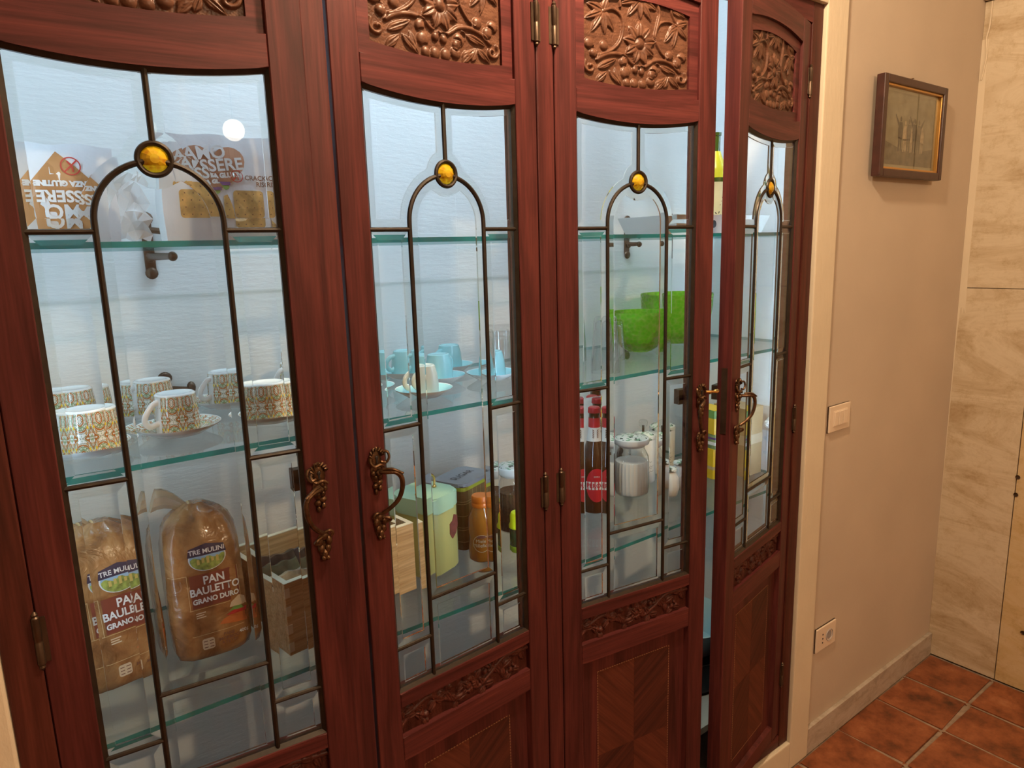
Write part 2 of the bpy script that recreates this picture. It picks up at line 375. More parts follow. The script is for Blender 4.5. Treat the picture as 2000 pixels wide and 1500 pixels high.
def offset_poly(pts, d):
    # inward offset of a simple polygon [(x,z)] (any orientation)
    n = len(pts); A = sum(pts[i][0]*pts[(i+1) % n][1]-pts[(i+1) % n][0]*pts[i][1] for i in range(n))
    s = 1 if A > 0 else -1; out = []
    for i in range(n):
        p0, p, p1 = (np.array(pts[j % n], float) for j in (i-1, i, i+1))
        e0 = p-p0; e1 = p1-p; e0 /= np.linalg.norm(e0)+1e-12; e1 /= np.linalg.norm(e1)+1e-12
        n0 = s*np.array([-e0[1], e0[0]]); n1 = s*np.array([-e1[1], e1[0]])
        b = n0+n1; k = d*2/max(b@b, .5); q = p+b*k; out.append((q[0], q[1]))
    return out
def clean_inset(pts, d):
    # inset whose points that fold over near corners are pulled to the nearest sound one
    P = np.array(pts, float); Q = np.array(offset_poly(pts, d), float); n = len(P)
    A = P; Bq = np.roll(P, -1, 0); E_ = Bq-A; L2 = (E_**2).sum(1)+1e-12
    def dist(q):
        t = np.clip(((q-A)*E_).sum(1)/L2, 0, 1); return np.sqrt((((A+E_*t[:, None])-q)**2).sum(1).min())
    ok = [dist(q) > d*.97 for q in Q]
    if not any(ok): return [tuple(q) for q in Q]
    out = []
    for i in range(n):
        if ok[i]: out.append(tuple(Q[i])); continue
        for k in range(1, n):
            c = [j for j in ((i+k) % n, (i-k) % n) if ok[j]]
            if c: out.append(tuple(Q[min(c, key=lambda j: np.hypot(*(Q[j]-P[i])))])); break
    return out
_tc = {}
def text_mesh(s, size, bold=0.0, align='CENTER', sx=1.0):
    cu = bpy.data.curves.new('lettering', 'FONT'); cu.body = s; cu.size = size; cu.align_x = align; cu.align_y = 'CENTER'; cu.offset = bold; cu.resolution_u = 3
    o = bpy.data.objects.new('lettering', cu); C.objects.link(o)
    dg = bpy.context.evaluated_depsgraph_get(); me = bpy.data.meshes.new_from_object(o.evaluated_get(dg))
    bm = bmesh.new(); bm.from_mesh(me)
    for v in bm.verts: v.co = Vector((v.co.x*sx, 0, v.co.y))
    bpy.data.objects.remove(o); bpy.data.curves.remove(cu); bpy.data.meshes.remove(me)
    return bm
def poly_bm(pts):
    bm = bmesh.new(); bm.faces.new([bm.verts.new((x, 0, z)) for x, z in pts]); return bm
def ellipse(cx, cz, rx, rz, n=32): return [(cx+rx*math.cos(2*PI*k/n), cz+rz*math.sin(2*PI*k/n)) for k in range(n)]
def ring_bm(cx, cz, r, w, n=28):
    bm = bmesh.new(); a = [bm.verts.new((cx+r*math.cos(2*PI*k/n), 0, cz+r*math.sin(2*PI*k/n))) for k in range(n)]
    b = [bm.verts.new((cx+(r-w)*math.cos(2*PI*k/n), 0, cz+(r-w)*math.sin(2*PI*k/n))) for k in range(n)]
    for k in range(n): bm.faces.new((a[k], a[(k+1) % n], b[(k+1) % n], b[k]))
    return bm
def rect(x0, x1, z0, z1): return [(x0, z0), (x1, z0), (x1, z1), (x0, z1)]
def place(bm, dx=0, dz=0, rot=0, scale=1):
    c, s = math.cos(rot), math.sin(rot)
    for v in bm.verts:
        x, z = v.co.x*scale, v.co.z*scale; v.co.x = x*c-z*s+dx; v.co.z = x*s+z*c+dz
    return bm
def decal(name, bm, mat, parent, bvh=None, lift=.0006, y=0.0, cuts=0):
    # flat print laid on the front (-Y side) of a thing; with bvh it follows the surface
    if cuts:
        bmesh.ops.triangulate(bm, faces=bm.faces[:]); bmesh.ops.subdivide_edges(bm, edges=bm.edges[:], cuts=cuts, use_grid_fill=True)
    for v in bm.verts:
        if bvh is not None:
            h = bvh.ray_cast(Vector((v.co.x, -1, v.co.z)), Vector((0, 1, 0)))
            v.co.y = (h[0].y if h[0] is not None else y) - lift
        else: v.co.y = y-lift
    return obj(name, bm, mat, parent, recalc=False)

# ------------------------------------------------------------------ sizes (metres)
def Z(z): return EYE + S*z
W, ST, SV = .3885*S, .0468*S, .0737*S
TH = .035
FR_L, FR_R, FR_T, FR_B = -.036*S, 1.722*S, Z(.558), Z(-1.442)
HX = {1: .0042*S, 2: .821*S, 3: .8639*S, 4: 1.6778*S}
ANG = {1: 5.93, 2: 3.71, 3: 8.36, 4: 11.43}
NX0, NX1, NYB, NZ0, NZ1 = -.118, 1.915, .492, .105, 2.86
RX = 2.855          # marble wall
SH_F = .048; SH_B = .455
SH_TOP, SH_MID, SH_BOT = 1.6690, 1.3510, .9346    # top faces of the three glass shelves

# ------------------------------------------------------------------ the room
def room():
    wl, wf, zc = -2.3, -4.3, 3.15
    bm = bmesh.new()
    box(bm, wl, FR_L, 0, .04, 0, zc); box(bm, FR_R, RX+.05, 0, .04, 0, zc)
    box(bm, FR_L, FR_R, 0, .04, FR_T, zc); box(bm, FR_L, FR_R, 0, .04, 0, FR_B)
    struct(obj('wall_back', bm, 'wall'))
    bm = bmesh.new()
    box(bm, NX0-.03, NX0, .04, NYB, NZ0-.03, NZ1); box(bm, NX1, NX1+.03, .04, NYB, NZ0-.03, NZ1)
    box(bm, NX0-.03, NX1+.03, NYB, NYB+.03, NZ0-.03, NZ1); box(bm, NX0-.03, NX1+.03, .04, NYB+.03, NZ1, NZ1+.03)
    box(bm, NX0-.03, NX1+.03, .04, NYB+.03, NZ0-.06, NZ0-.03)
    struct(obj('wall_niche', bm, 'niche'))
    struct(obj('wall_left', B(wl-.05, wl, wf, .04, 0, zc), 'wall_far'))
    struct(obj('wall_front', B(wl, RX, wf-.05, wf, 0, zc), 'wall_far'))
    struct(obj('ceiling', B(wl-.05, RX+.05, wf-.05, .04, zc, zc+.05), 'ceiling'))
    # marble slabs on the right wall
    wr = struct(obj('wall_right', B(RX+.012, RX+.06, wf, .04, 0, zc), 'grout'))
    slabs = [(-.2355, -.0005, .004, 1.4595, 'marble'), (-.2355, -.0005, 1.462, zc, 'marble'), (-.90, -.2385, .004, 1.4595, 'marble_b'), (-.90, -.2385, 1.462, zc, 'marble')]
    for k in range(4):
        y1 = -.903-k*.83; slabs += [(y1-.827, y1, .004, 1.4595, 'marble'), (y1-.827, y1, 1.462, zc, 'marble')]
    for y0, y1, z0, z1, m in slabs:
        obj('marble_slab', B(RX, RX+.012, max(y0, wf), y1, z0, z1, bev=.0008), m, wr)
    for yy, zz in ((-.309, .228), (-.2415, .80), (-.2415, .735)):
        bm = bmesh.new(); lathe(bm, [(0, 0), (.006, .001), (.0075, .003), (.0075, .004)], 12)
        obj('screw', bm, 'hinge', wr, loc=(RX, yy, zz), rot=(0, -PI/2, 0))
    # smear of plaster over the slab joint near the corner
    pts = [(0, 2.3), (-.02, 2.3), (-.024, 1.9), (-.022, 1.55), (-.024, 1.42), (-.026, 1.37), (-.019, 1.385), (-.016, 1.36), (-.012, 1.39), (-.008, 1.385), (-.004, 1.3), (-.003, 1.0), (0, .3)]
    bm = bmesh.new(); vs = [bm.verts.new((RX-.0012, y-.0005, z)) for y, z in pts]; v2 = [bm.verts.new((RX+.001, y-.0005, z)) for y, z in pts]
    bm.faces.new(vs); bm.faces.new(v2[::-1])
    for i in range(len(vs)): j = (i+1) % len(vs); bm.faces.new((vs[i], vs[j], v2[j], v2[i]))
    obj('plaster_smear', bm, 'trim', wr)
    # floor of terracotta tiles
    fl = struct(obj('floor', B(wl-.05, RX+.05, wf-.05, .04, -.05, -.004), 'grout'))
    tiles = {}
    xs = [RX-.002, 2.630, 2.412, 2.147]; x = 2.147
    while x > wl: x -= .252; xs.append(x)
    ys = [-.012, -.236]; y = -.236
    while y > wf: y -= .252; ys.append(y)
    bm_rest = bmesh.new(); n = 0
    for j in range(len(ys)-1):
        off = 0 if j < 3 else (.126 if j % 2 else 0)
        for i in range(len(xs)-1):
            x1, x0 = xs[i]-.0018, xs[i+1]+.0018; y1, y0 = ys[j]-.0018, ys[j+1]+.0018
            if x0 > .3 and j < 8:
                key = (round(x1-x0, 3), round(y1-y0, 3), n % 4)
                if key not in tiles:
                    b2 = bmesh.new(); a, b = (x1-x0)/2, (y1-y0)/2; r_ = random.Random(n)
                    pts = []
                    for sx, sy in ((-1, -1), (1, -1), (1, 1), (-1, 1)):
                        ch = r_.uniform(.002, .012)
                        q = [(sx*a, sy*(b-ch)), (sx*(a-ch), sy*b)]
                        pts += q if sx*sy < 0 else q[::-1]
                    prism_z(b2, pts, -.006, 0, bev=.0022, seg=2)
                    tiles[key] = mesh_from(b2, 'tile', 'tile')
                o = obj('tile', tiles[key], None, fl, loc=((x0+x1)/2, (y0+y1)/2, r_dz(n)), rot=(random.uniform(-.003, .003), random.uniform(-.003, .003), random.uniform(-.004, .004)))
                n += 1
            else: box(bm_rest, x0, x1, y0, y1, -.006, -.0005)
    o = obj('tile_field', bm_rest, 'tile', fl); o['kind'] = 'stuff'
    # grey marble baseboard, cream casing round the cabinet
    struct(obj('baseboard_back', B(1.948, RX-.001, -.014, -.0002, .001, .0935, bev=.0015), 'base_marble'))
    struct(obj('baseboard_left', B(wl+.001, FR_L-.09, -.014, -.0002, .001, .0935, bev=.0015), 'base_marble'))
    bm = bmesh.new(); box(bm, FR_R+.001, 1.9465, -.016, -.0002, .001, FR_T+.12, bev=.004)
    struct(obj('trim_1', bm, 'trim'))
    bm = bmesh.new(); box(bm, FR_L-.085, FR_L-.001, -.016, -.0002, .001, FR_T+.12, bev=.004)
    struct(obj('trim_2', bm, 'trim'))
    bm = bmesh.new(); box(bm, FR_L-.0005, FR_R+.0005, -.016, -.0002, .001, FR_B-.001, bev=.004)
    struct(obj('trim_3', bm, 'trim'))
    bm = bmesh.new(); box(bm, FR_L-.0005, FR_R+.0005, -.016, -.0002, FR_T+.001, FR_T+.12, bev=.004)
    struct(obj('trim_4', bm, 'trim'))
def r_dz(n): return -.0005 + .0012*math.sin(n*2.7)
room()

# ------------------------------------------------------------------ carved relief (height fields)
class Relief:
    def __init__(s, nx, nz, wx, wz):
        s.X, s.Y = np.meshgrid(np.linspace(0, wx, nx), np.linspace(0, wz, nz)); s.H = np.zeros_like(s.X)
    def put(s, h): s.H = np.maximum(s.H, h)
    def berry(s, x, y, r, h=.9):
        d = np.hypot(s.X-x, s.Y-y)/r; s.H = np.where((d > 1) & (d < 1.35), np.minimum(s.H, .25), s.H)
        s.put(h*np.sqrt(np.clip(1-d*d, 0, 1)))
    def leaf(s, x, y, ang, ln, wd, h=.75, rib=True):
        c, sn = math.cos(ang), math.sin(ang); p = (s.X-x)*c+(s.Y-y)*sn; q = -(s.X-x)*sn+(s.Y-y)*c
        t = np.clip(p/ln, 0, 1); wl = wd*np.sin(PI*t**.75)+1e-6
        ins = (p > 0) & (p < ln) & (np.abs(q) < wl)
        f = h*(.55+.45*np.sqrt(np.clip(1-(q/wl)**2, 0, 1)))*(.75+.35*np.sin(PI*t))
        if rib: f = f-.30*np.exp(-(q/(wd*.13))**2)
        f = f + .07*np.cos(q/wd*9+t*4)
        s.put(np.where(ins, f, 0))
    def vine(s, pts, r, h=.8, tip=.6):
        p = bez([(a, b, 0) for a, b in pts], 10); P = np.array([(v.x, v.y) for v in p])
        for k in range(len(P)-1):
            a, b = P[k], P[k+1]; d = b-a; L2 = d@d+1e-12
            t = np.clip(((s.X-a[0])*d[0]+(s.Y-a[1])*d[1])/L2, 0, 1)
            dist = np.hypot(s.X-a[0]-t*d[0], s.Y-a[1]-t*d[1]); rr = r*(1-(1-tip)*k/len(P))
            s.put(h*np.sqrt(np.clip(1-(dist/rr)**2, 0, 1)))
def carved_panel_mesh():
    # one mesh: flat wooden field, sunk ground, flowers, leaves, berries and tendrils
    aw, ah = 1.63, 1.0
    R = Relief(250, 154, aw, ah)
    def pt(px, py):
        s_ = (px-205)/640; yb = 468+72*s_+14*math.sin(PI*s_); return s_*aw, (yb-py)/470
    def lf(px, py, qx, qy, wd, h=.72):
        x, y = pt(px, py); x2, y2 = pt(qx, qy); R.leaf(x, y, math.atan2(y2-y, x2-x), math.hypot(x2-x, y2-y), wd, h)
    vines = [([(285, 352), (330, 330), (390, 325), (450, 343), (485, 375), (510, 396)], .030),
             ([(320, 88), (375, 85), (425, 125), (437, 190), (418, 260), (370, 305), (300, 328)], .026),
             ([(790, 425), (745, 385), (690, 365), (630, 366), (590, 388), (560, 402), (510, 396)], .030),
             ([(420, 75), (418, 40), (440, 10), (490, 8), (535, 40)], .022),
             ([(540, 35), (590, 22), (640, 55), (657, 110), (640, 190), (632, 245), (665, 310), (705, 350)], .026),
             ([(640, 190), (665, 155), (715, 140), (765, 150)], .020), ([(727, 50), (732, 85), (765, 140)], .016),
             ([(270, 335), (282, 300), (262, 270)], .014), ([(450, 345), (432, 370), (440, 400)], .013), ([(605, 385), (650, 385), (660, 420)], .013), ([(705, 350), (720, 340), (728, 330)], .013)]
    for v, r in vines: R.vine([pt(*q) for q in v], r, .78, .75)
    for cx, cy, sg in ((245, 392, 1), (800, 466, -1)):
        x, y = pt(cx, cy); sp = [(x+sg*(.095-.0105*k)*math.cos(k*.75+2.4), y+(.095-.0105*k)*math.sin(k*.75+2.4)) for k in range(9)]
        R.vine(sp, .026, .85, .8)
    for q in ((215, 108), (225, 20), (345, 5), (385, 210), (330, 222), (250, 196)): lf(322, 88, *q, .055)
    for q in ((412, 62), (462, 128), (540, 150), (612, 158), (645, 92)): lf(540, 40, *q, .048)
    for q in ((690, 262), (742, 292), (838, 220), (840, 108), (715, 200)): lf(768, 148, *q, .046)
    for a, b in (((290, 402), (400, 352)), ((280, 480), (345, 418)), ((355, 415), (432, 505)), ((390, 400), (420, 500)), ((638, 528), (705, 455)), ((690, 520), (715, 450)), ((720, 455), (790, 530)), ((665, 395), (770, 440)), ((725, 62), (830, 84)), ((640, 500), (700, 470))): lf(*a, *b, .042)
    for bx, by, br in ((240, 256, .072), (325, 276, .062), (265, 316, .058), (438, 372, .06), (450, 430, .072), (510, 416, .046), (550, 426, .046), (462, 486, .056), (507, 490, .06), (558, 494, .06), (608, 482, .066), (626, 424, .072), (612, 446, .05), (725, 332, .062), (806, 336, .07), (778, 372, .062)):
        x, y = pt(bx, by); R.berry(x, y, br)
    fx, fy = pt(537, 275)
    R.H = np.where(np.hypot(R.X-fx, R.Y-fy) < .25, np.minimum(R.H, .15), R.H)
    for k in range(9): R.leaf(fx+.05*math.cos(k*2*PI/9+.2), fy+.05*math.sin(k*2*PI/9+.2), k*2*PI/9+.2, .205, .066, .85)
    R.berry(fx, fy, .062, 1.0)
    H = R.H; st = rng.rand(*H.shape); st = (st+np.roll(st, 1, 0)+np.roll(st, 1, 1))/3
    H = H + np.where(H < .1, .16*(st-.5)+.06, .05*(st-.5))
    # assemble in door coordinates
    u0, u1 = .069*S, .3195*S; c = W/2; hw = (W-2*ST)/2
    def arch(u): return 1-((u-c)/hw)**2
    def zb(u): return Z(.3026)+S*(-.011)*(arch(u)-.3)
    def zt(u): return Z(.4345)+S*.019*(arch(u)-.2)
    ny, nx = H.shape; V = []; Fc = []; MI = []
    us = np.linspace(u0, u1, nx)
    for j in range(ny):
        t = j/(ny-1)
        for i in range(nx):
            u = us[i]; z0, z1 = zb(u), zt(u)
            V.append((u, .0145-.0068*float(np.clip(H[j, i], -.1, 1.1)), z0+t*(z1-z0)))
    for j in range(ny-1):
        for i in range(nx-1): a = j*nx+i; Fc.append((a, a+1, a+nx+1, a+nx)); MI.append(1)
    def strip(f0, f1, ys0, ys1, ua, ub, m=24):
        b0 = len(V)
        for i in range(m+1):
            u = ua+(ub-ua)*i/m; V.append((u, ys0, f0(u))); V.append((u, ys1, f1(u)))
        for i in range(m): k = b0+2*i; Fc.append((k, k+2, k+3, k+1)); MI.append(0)
    fy_ = .0078; a_, b_ = ST-.003, W-ST+.003
    rb = lambda u: Z(.2835)+S*(-.0105)*max(0, arch(u))-.004; rt = lambda u: Z(.461)+S*.014*max(0, arch(u))+.004
    strip(rb, zb, fy_, fy_, u0, u1); strip(zt, rt, fy_, fy_, u0, u1)
    strip(rb, rt, fy_, fy_, a_, u0, 4); strip(rb, rt, fy_, fy_, u1, b_, 4)
    strip(zb, zb, fy_, .0155, u0, u1); strip(zt, zt, .0155, fy_, u0, u1)
    for u in (u0, u1):
        b0 = len(V); V.extend([(u, fy_, zb(u)), (u, .0155, zb(u)), (u, .0155, zt(u)), (u, fy_, zt(u))]); Fc.append((b0, b0+1, b0+2, b0+3)); MI.append(0)
    b0 = len(V); V.extend([(a_, .022, rb(c)-.01), (b_, .022, rb(c)-.01), (b_, .022, rt(c)), (a_, .022, rt(c))]); Fc.append((b0, b0+1, b0+2, b0+3)); MI.append(0)
    me = bpy.data.meshes.new('carved_panel'); me.from_pydata(V, [], Fc); me.materials.append(M['wood_h']); me.materials.append(M['carve'])
    me.polygons.foreach_set('material_index', MI); me.polygons.foreach_set('use_smooth', [m == 1 for m in MI]); me.update()
    return me
def carved_strip_mesh():
    aw = 5.2; R = Relief(300, 62, aw, 1.0)
    R.vine([(0, .25), (.5, .62), (1.1, .78), (1.7, .45), (2.2, .3), (2.6, .5)], .075, .8, 1); R.vine([(aw, .75), (4.7, .78), (4.1, .82), (3.5, .5), (3.0, .3), (2.6, .5)], .075, .8, 1)
    for k in range(13):
        x = .15+k*.39; y = .5+.28*math.sin(k*2.2); a = k*1.3
        R.leaf(x, y, a, .48, .13, .8); R.leaf(x, y, a+2.1, .42, .12, .75); R.leaf(x, y, a-2.0, .40, .11, .7)
    for k in range(5): R.leaf(2.6, .5, k*2*PI/5, .34, .12, .9)
    for x, y in ((2.6, .5), (.8, .35), (.95, .28), (1.9, .75), (3.4, .78), (3.3, .66), (4.5, .4), (4.4, .28)): R.berry(x, y, .10, .95)
    H = R.H + .08*(rng.rand(*R.H.shape)-.5); ny, nx = H.shape
    z0, z1 = Z(-.8179), Z(-.7601); x0, x1 = ST-.001, W-ST+.001
    V = [(x0+(x1-x0)*i/(nx-1), .0125-.0075*float(np.clip(H[j, i], -.05, 1)), z0-.002+(z1-z0+.004)*j/(ny-1)) for j in range(ny) for i in range(nx)]
    Fc = [(j*nx+i, j*nx+i+1, (j+1)*nx+i+1, (j+1)*nx+i) for j in range(ny-1) for i in range(nx-1)]
    me = bpy.data.meshes.new('carved_strip'); me.from_pydata(V, [], Fc); me.materials.append(M['wood_edge'])
    me.polygons.foreach_set('use_smooth', [True]*len(Fc)); me.update(); return me

# ------------------------------------------------------------------ cabinet
cab = thing('built_in_cabinet', 'mahogany built-in cabinet with carved leaded-glass doors filling the wall niche', 'cabinet', (0, 0, 0))
def frame_parts():
    d0, d1 = -.004, .040
    for x0, x1 in ((FR_L, HX[1]-.0008), (HX[4]+.0008, FR_R)):
        obj('jamb', B(x0, x1, d0, d1, FR_B, FR_T, bev=.0025), 'wood_edge', cab)
    bm = bmesh.new(); box(bm, HX[2]+.002, HX[3]-.002, d0+.004, d1, FR_B, FR_T, bev=.003)
    obj('mullion', bm, 'wood_v', cab)
    for a, b in ((HX[1], HX[2]), (HX[3], HX[4])):
        mid = (a+b)/2; pts = []
        for x0, x1 in ((a-.001, mid), (mid, b+.001)):
            for i in range(17):
                t = i/16; pts.append((x0+(x1-x0)*t, Z(.5115)+S*.014*(1-(2*t-1)**2)))
        pts += [(b+.001, FR_T), (a-.001, FR_T)]
        bm = bmesh.new(); prism(bm, pts, d0+.001, d1); obj('header', bm, 'wood_h', cab)
        for x0, x1 in ((a-.002, a+.012), (b-.012, b+.002)): obj('light_stop', B(x0, x1, .0405, .0465, FR_B, FR_T), 'wood_edge', cab)  # strips added behind the door edges to block light from the niche
        obj('sill', B(a-.001, b+.001, d0+.001, d1, FR_B, Z(-1.405), bev=.002), 'wood_h', cab)
frame_parts()
cU = W/2; hwU = (W-2*ST)/2
GL, GR = ST, W-ST; V1, V2 = ST+SV, W-ST-SV
def arc_u(u): return 1-((u-cU)/hwU)**2
def zgt(u): return Z(.2425)-S*.0125*arc_u(u)
zA, zB_, zC_, zD, zGB = Z(.0357), Z(-.2765), Z(-.5893), Z(-.6566), Z(-.7345)
AR = (V2-V1)/2; AZ = Z(.0465)          # arch radius and springing
JZ = Z(.1225); JR = .0185
GY = .011
def curve(f, a, b, n=14): return [(a+(b-a)*i/n, f(a+(b-a)*i/n)) for i in range(n+1)]
def arch_pts(a0, a1, n=16, rr=AR): return [(cU+rr*math.cos(a0+(a1-a0)*i/n), AZ+rr*math.sin(a0+(a1-a0)*i/n)) for i in range(n+1)]
def jewel_arc(a0, a1, n=8, rr=JR+.003): return [(cU+rr*math.cos(a0+(a1-a0)*i/n), JZ+rr*math.sin(a0+(a1-a0)*i/n)) for i in range(n+1)]
jx = math.asin(min(1, (JZ-AZ)/AR)) if JZ-AZ < AR else PI/2
def pane_polys():
    g = .0022; P = {}
    # angle on the arch where it meets the jewel ring
    best = min((abs(math.hypot(AR*math.cos(a), AZ+AR*math.sin(a)-JZ)-(JR+.003)), a) for a in np.linspace(.6, PI/2-.02, 200))[1]
    jq = math.atan2(AZ+AR*math.sin(best)-JZ, AR*math.cos(best))
    P['tl'] = [(GL, zA), (V1, zA), (V1, AZ)] + arch_pts(PI, PI-best)[1:] + jewel_arc(PI-jq, PI/2)[1:] + [(cU, zgt(cU))] + curve(zgt, cU, GL)[1:]
    P['tr'] = [(2*cU-x, z) for x, z in P['tl']][::-1]
    P['c'] = [(V1, zC_), (V2, zC_), (V2, AZ)] + arch_pts(0, best)[1:] + jewel_arc(jq, -PI-jq+0)[1:] + arch_pts(PI-best, PI)[1:]
    P['cb'] = rect(V1, V2, zGB, zC_)
    for a, b, k in ((GL, V1, 'l'), (V2, GR, 'r')):
        P[k+'1'] = rect(a, b, zB_, zA); P[k+'2'] = rect(a, b, zD, zB_); P[k+'3'] = rect(a, b, zGB, zD)
    return {k: offset_poly(v, g) for k, v in P.items()}
def pane_mesh(pts):
    # solid pane: thin flat middle, ground bevel round the edge
    bw, t0, t1 = .0145, .0012, .0031
    inner = clean_inset(pts, bw); n = len(pts); bm = bmesh.new()
    fo = [bm.verts.new((x, GY-t0, z)) for x, z in pts]; fi = [bm.verts.new((x, GY-t1, z)) for x, z in inner]
    bo = [bm.verts.new((x, GY+.0004, z)) for x, z in pts]; bi = [bm.verts.new((x, GY+.0004, z)) for x, z in inner]
    def nf(vs, want, mi):
        f = bm.faces.new(vs); f.normal_update()
        if f.normal.y*want < 0: f.normal_flip()
        f.material_index = mi
    for i in range(n):
        j = (i+1) % n
        nf((fo[i], fo[j], fi[j], fi[i]), -1, 1); nf((bo[i], bo[j], bi[j], bi[i]), 1, 1)
    nf(fi, -1, 0)
    bmesh.ops.remove_doubles(bm, verts=bm.verts[:], dist=1e-5); bmesh.ops.dissolve_degenerate(bm, edges=bm.edges[:], dist=1e-6)
    return mesh_from(bm, 'glass_pane', ['pane', 'bevel'], recalc=False)
PANES = {k: pane_mesh(v) for k, v in pane_polys().items()}
def came(pts, r=.0042, closed=False):
    bm = bmesh.new(); p3 = [(x, GY-.0018, z) for x, z in pts]
    if closed: p3 = p3+[p3[0]]
    tube(bm, p3, r, 8); return mesh_from(bm, 'lead_came', 'lead', True)
def dense(pts, m=1):
    return pts
CAMES = []
CAMES.append(came([(V1, zGB)] + [(V1, zA)] + arch_pts(PI, 0, 36) + [(V2, zA), (V2, zGB)]))
CAMES.append(came([(cU, JZ+JR), (cU, zgt(cU))]))
for a, b in ((GL, V1), (V2, GR)):
    for zz in (zA, zB_, zD): CAMES.append(came([(a, zz), (b, zz)], .0038))
CAMES.append(came([(V1, zC_), (V2, zC_)], .0038))
BEADM = None
def bead_mesh():
    bm = bmesh.new(); out = [(GL, zGB), (GR, zGB)] + [(u, z) for u, z in curve(zgt, GR, GL, 24)]
    inn = offset_poly(out, .0062); n = len(out); y0, y1 = .0035, GY+.004
    A = [bm.verts.new((x, y0, z)) for x, z in out]; D = [bm.verts.new((x, y1-.006, z)) for x, z in inn]; E_ = [bm.verts.new((x, y1+.004, z)) for x, z in inn]; F_ = [bm.verts.new((x, y1+.004, z)) for x, z in out]
    for i in range(n):
        j = (i+1) % n
        bm.faces.new((A[i], A[j], D[j], D[i])); bm.faces.new((D[i], D[j], E_[j], E_[i])); bm.faces.new((E_[i], E_[j], F_[j], F_[i]))
    return mesh_from(bm, 'glazing_bead', 'lead')
BEADM = bead_mesh()
def jewel_meshes():
    bm = bmesh.new(); lathe(bm, [(0, .0075), (.006, .0072), (.0105, .0052), (.0155, .0012), (JR, -.002), (JR, -.006), (0, -.006)], 12)
    me = mesh_from(bm, 'jewel', 'amber')
    bm = bmesh.new(); tube(bm, [(JR*math.cos(a)+.0022*math.cos(a), 0, JR*math.sin(a)+.0022*math.sin(a)) for a in np.linspace(0, 2*PI, 37)], .0036, 8, caps=False)
    return me, mesh_from(bm, 'jewel_ring', 'lead', True)
JEWEL, JRING = jewel_meshes()
CARVED = carved_panel_mesh(); STRIP = carved_strip_mesh()
def wood_meshes():
    D = {}; dt = Z(.508)
    def top(u): return Z(.5085)+S*.014*(1-((u-cU)/cU)**2)
    rb = lambda u: Z(.2835)+S*(-.0105)*arc_u(u); rt = lambda u: Z(.461)+S*.014*arc_u(u)
    zbot = Z(-1.40)
    pts = [(0, zbot), (ST, zbot)] + curve(top, ST, 0, 6)
    bm = bmesh.new(); prism(bm, pts, 0, TH, bev=.0015); D['stile_l'] = mesh_from(bm, 'stile', 'wood_v')
    bm = bmesh.new(); prism(bm, [(W-x, z) for x, z in pts][::-1], 0, TH, bev=.0015); D['stile_r'] = mesh_from(bm, 'stile', 'wood_v')
    def rail(lo, hi, key, mat='wood_h'):
        p = curve(lo, ST, W-ST, 20) + curve(hi, W-ST, ST, 20); bm = bmesh.new(); prism(bm, p, .0006, TH-.001, bev=.0014); D[key] = mesh_from(bm, 'rail', mat)
    rail(rt, top, 'rail_top'); rail(zgt, rb, 'rail_mid')
    k = lambda v: (lambda u: Z(v))
    rail(k(-.7601), k(-.7345), 'rail_1'); rail(k(-.8624), k(-.8179), 'rail_2'); rail(lambda u: zbot, k(-1.354), 'rail_3')
    # lower panel with ogee frame, veneer quarters and dotted stringing
    z0, z1 = Z(-1.354), Z(-.8624); x0, x1 = ST, W-ST
    bm = bmesh.new()
    a = [(x0, .002, z0), (x1, .002, z0), (x1, .002, z1), (x0, .002, z1)]
    e = .011; b = [(x0+e*.4, .0125, z0+e*.4), (x1-e*.4, .0125, z0+e*.4), (x1-e*.4, .0125, z1-e*.4), (x0+e*.4, .0125, z1-e*.4)]
    A = [bm.verts.new(p) for p in a]; Bv = [bm.verts.new(p) for p in b]
    for i in range(4): bm.faces.new((A[i], A[(i+1) % 4], Bv[(i+1) % 4], Bv[i]))
    bm.faces.new(Bv)
    back = [bm.verts.new((p[0], .026, p[2])) for p in a]; bm.faces.new(back[::-1])
    D['lower_panel'] = mesh_from(bm, 'lower_panel', 'wood_v')
    vx0, vx1, vz0, vz1 = .093*S, .2925*S, z0+.045, Z(-.9005); cm = (vx0+vx1)/2; zm = (vz0+vz1)/2
    for key, q, m in (('va', (vx0, cm, zm, vz1), 'veneer_a'), ('vb', (cm, vx1, zm, vz1), 'veneer_b'), ('vc', (vx0, cm, vz0, zm), 'veneer_b'), ('vd', (cm, vx1, vz0, zm), 'veneer_a')):
        D[key] = mesh_from(B(q[0]+.0002, q[1]-.0002, .0119, .0126, q[2]+.0002, q[3]-.0002), 'veneer', m)
    bm = bmesh.new(); dl, gp = .0042, .0026
    def run(p, q):
        L_ = math.dist(p, q); n = int(L_/(dl+gp)); 
        for i in range(n):
            t = (i*(dl+gp))/L_; x = p[0]+(q[0]-p[0])*t; z = p[1]+(q[1]-p[1])*t
            if p[0] == q[0]: box(bm, x-.0008, x+.0008, .0115, .0125, z-dl if q[1] < p[1] else z, z if q[1] < p[1] else z+dl)
            else: box(bm, x, x+dl, .0115, .0125, z-.0008, z+.0008)
    run((vx0, vz1), (vx1, vz1)); run((vx0, vz1), (vx0, vz0)); run((vx1, vz1), (vx1, vz0)); run((vx0, vz0), (vx1, vz0))
    D['inlay'] = mesh_from(bm, 'inlay', 'inlay')
    bm = bmesh.new(); lathe(bm, [(0, 0), (.0022, .002), (.0042, .005), (.0034, .008), (.0052, .010), (.0052, .040), (.0046, .041), (.0046, .044), (.0052, .045), (.0052, .076), (.0034, .078), (.0042, .081), (.0022, .084), (0, .086)], 12)
    box(bm, -.011, .011, .001, .003, .011, .075)
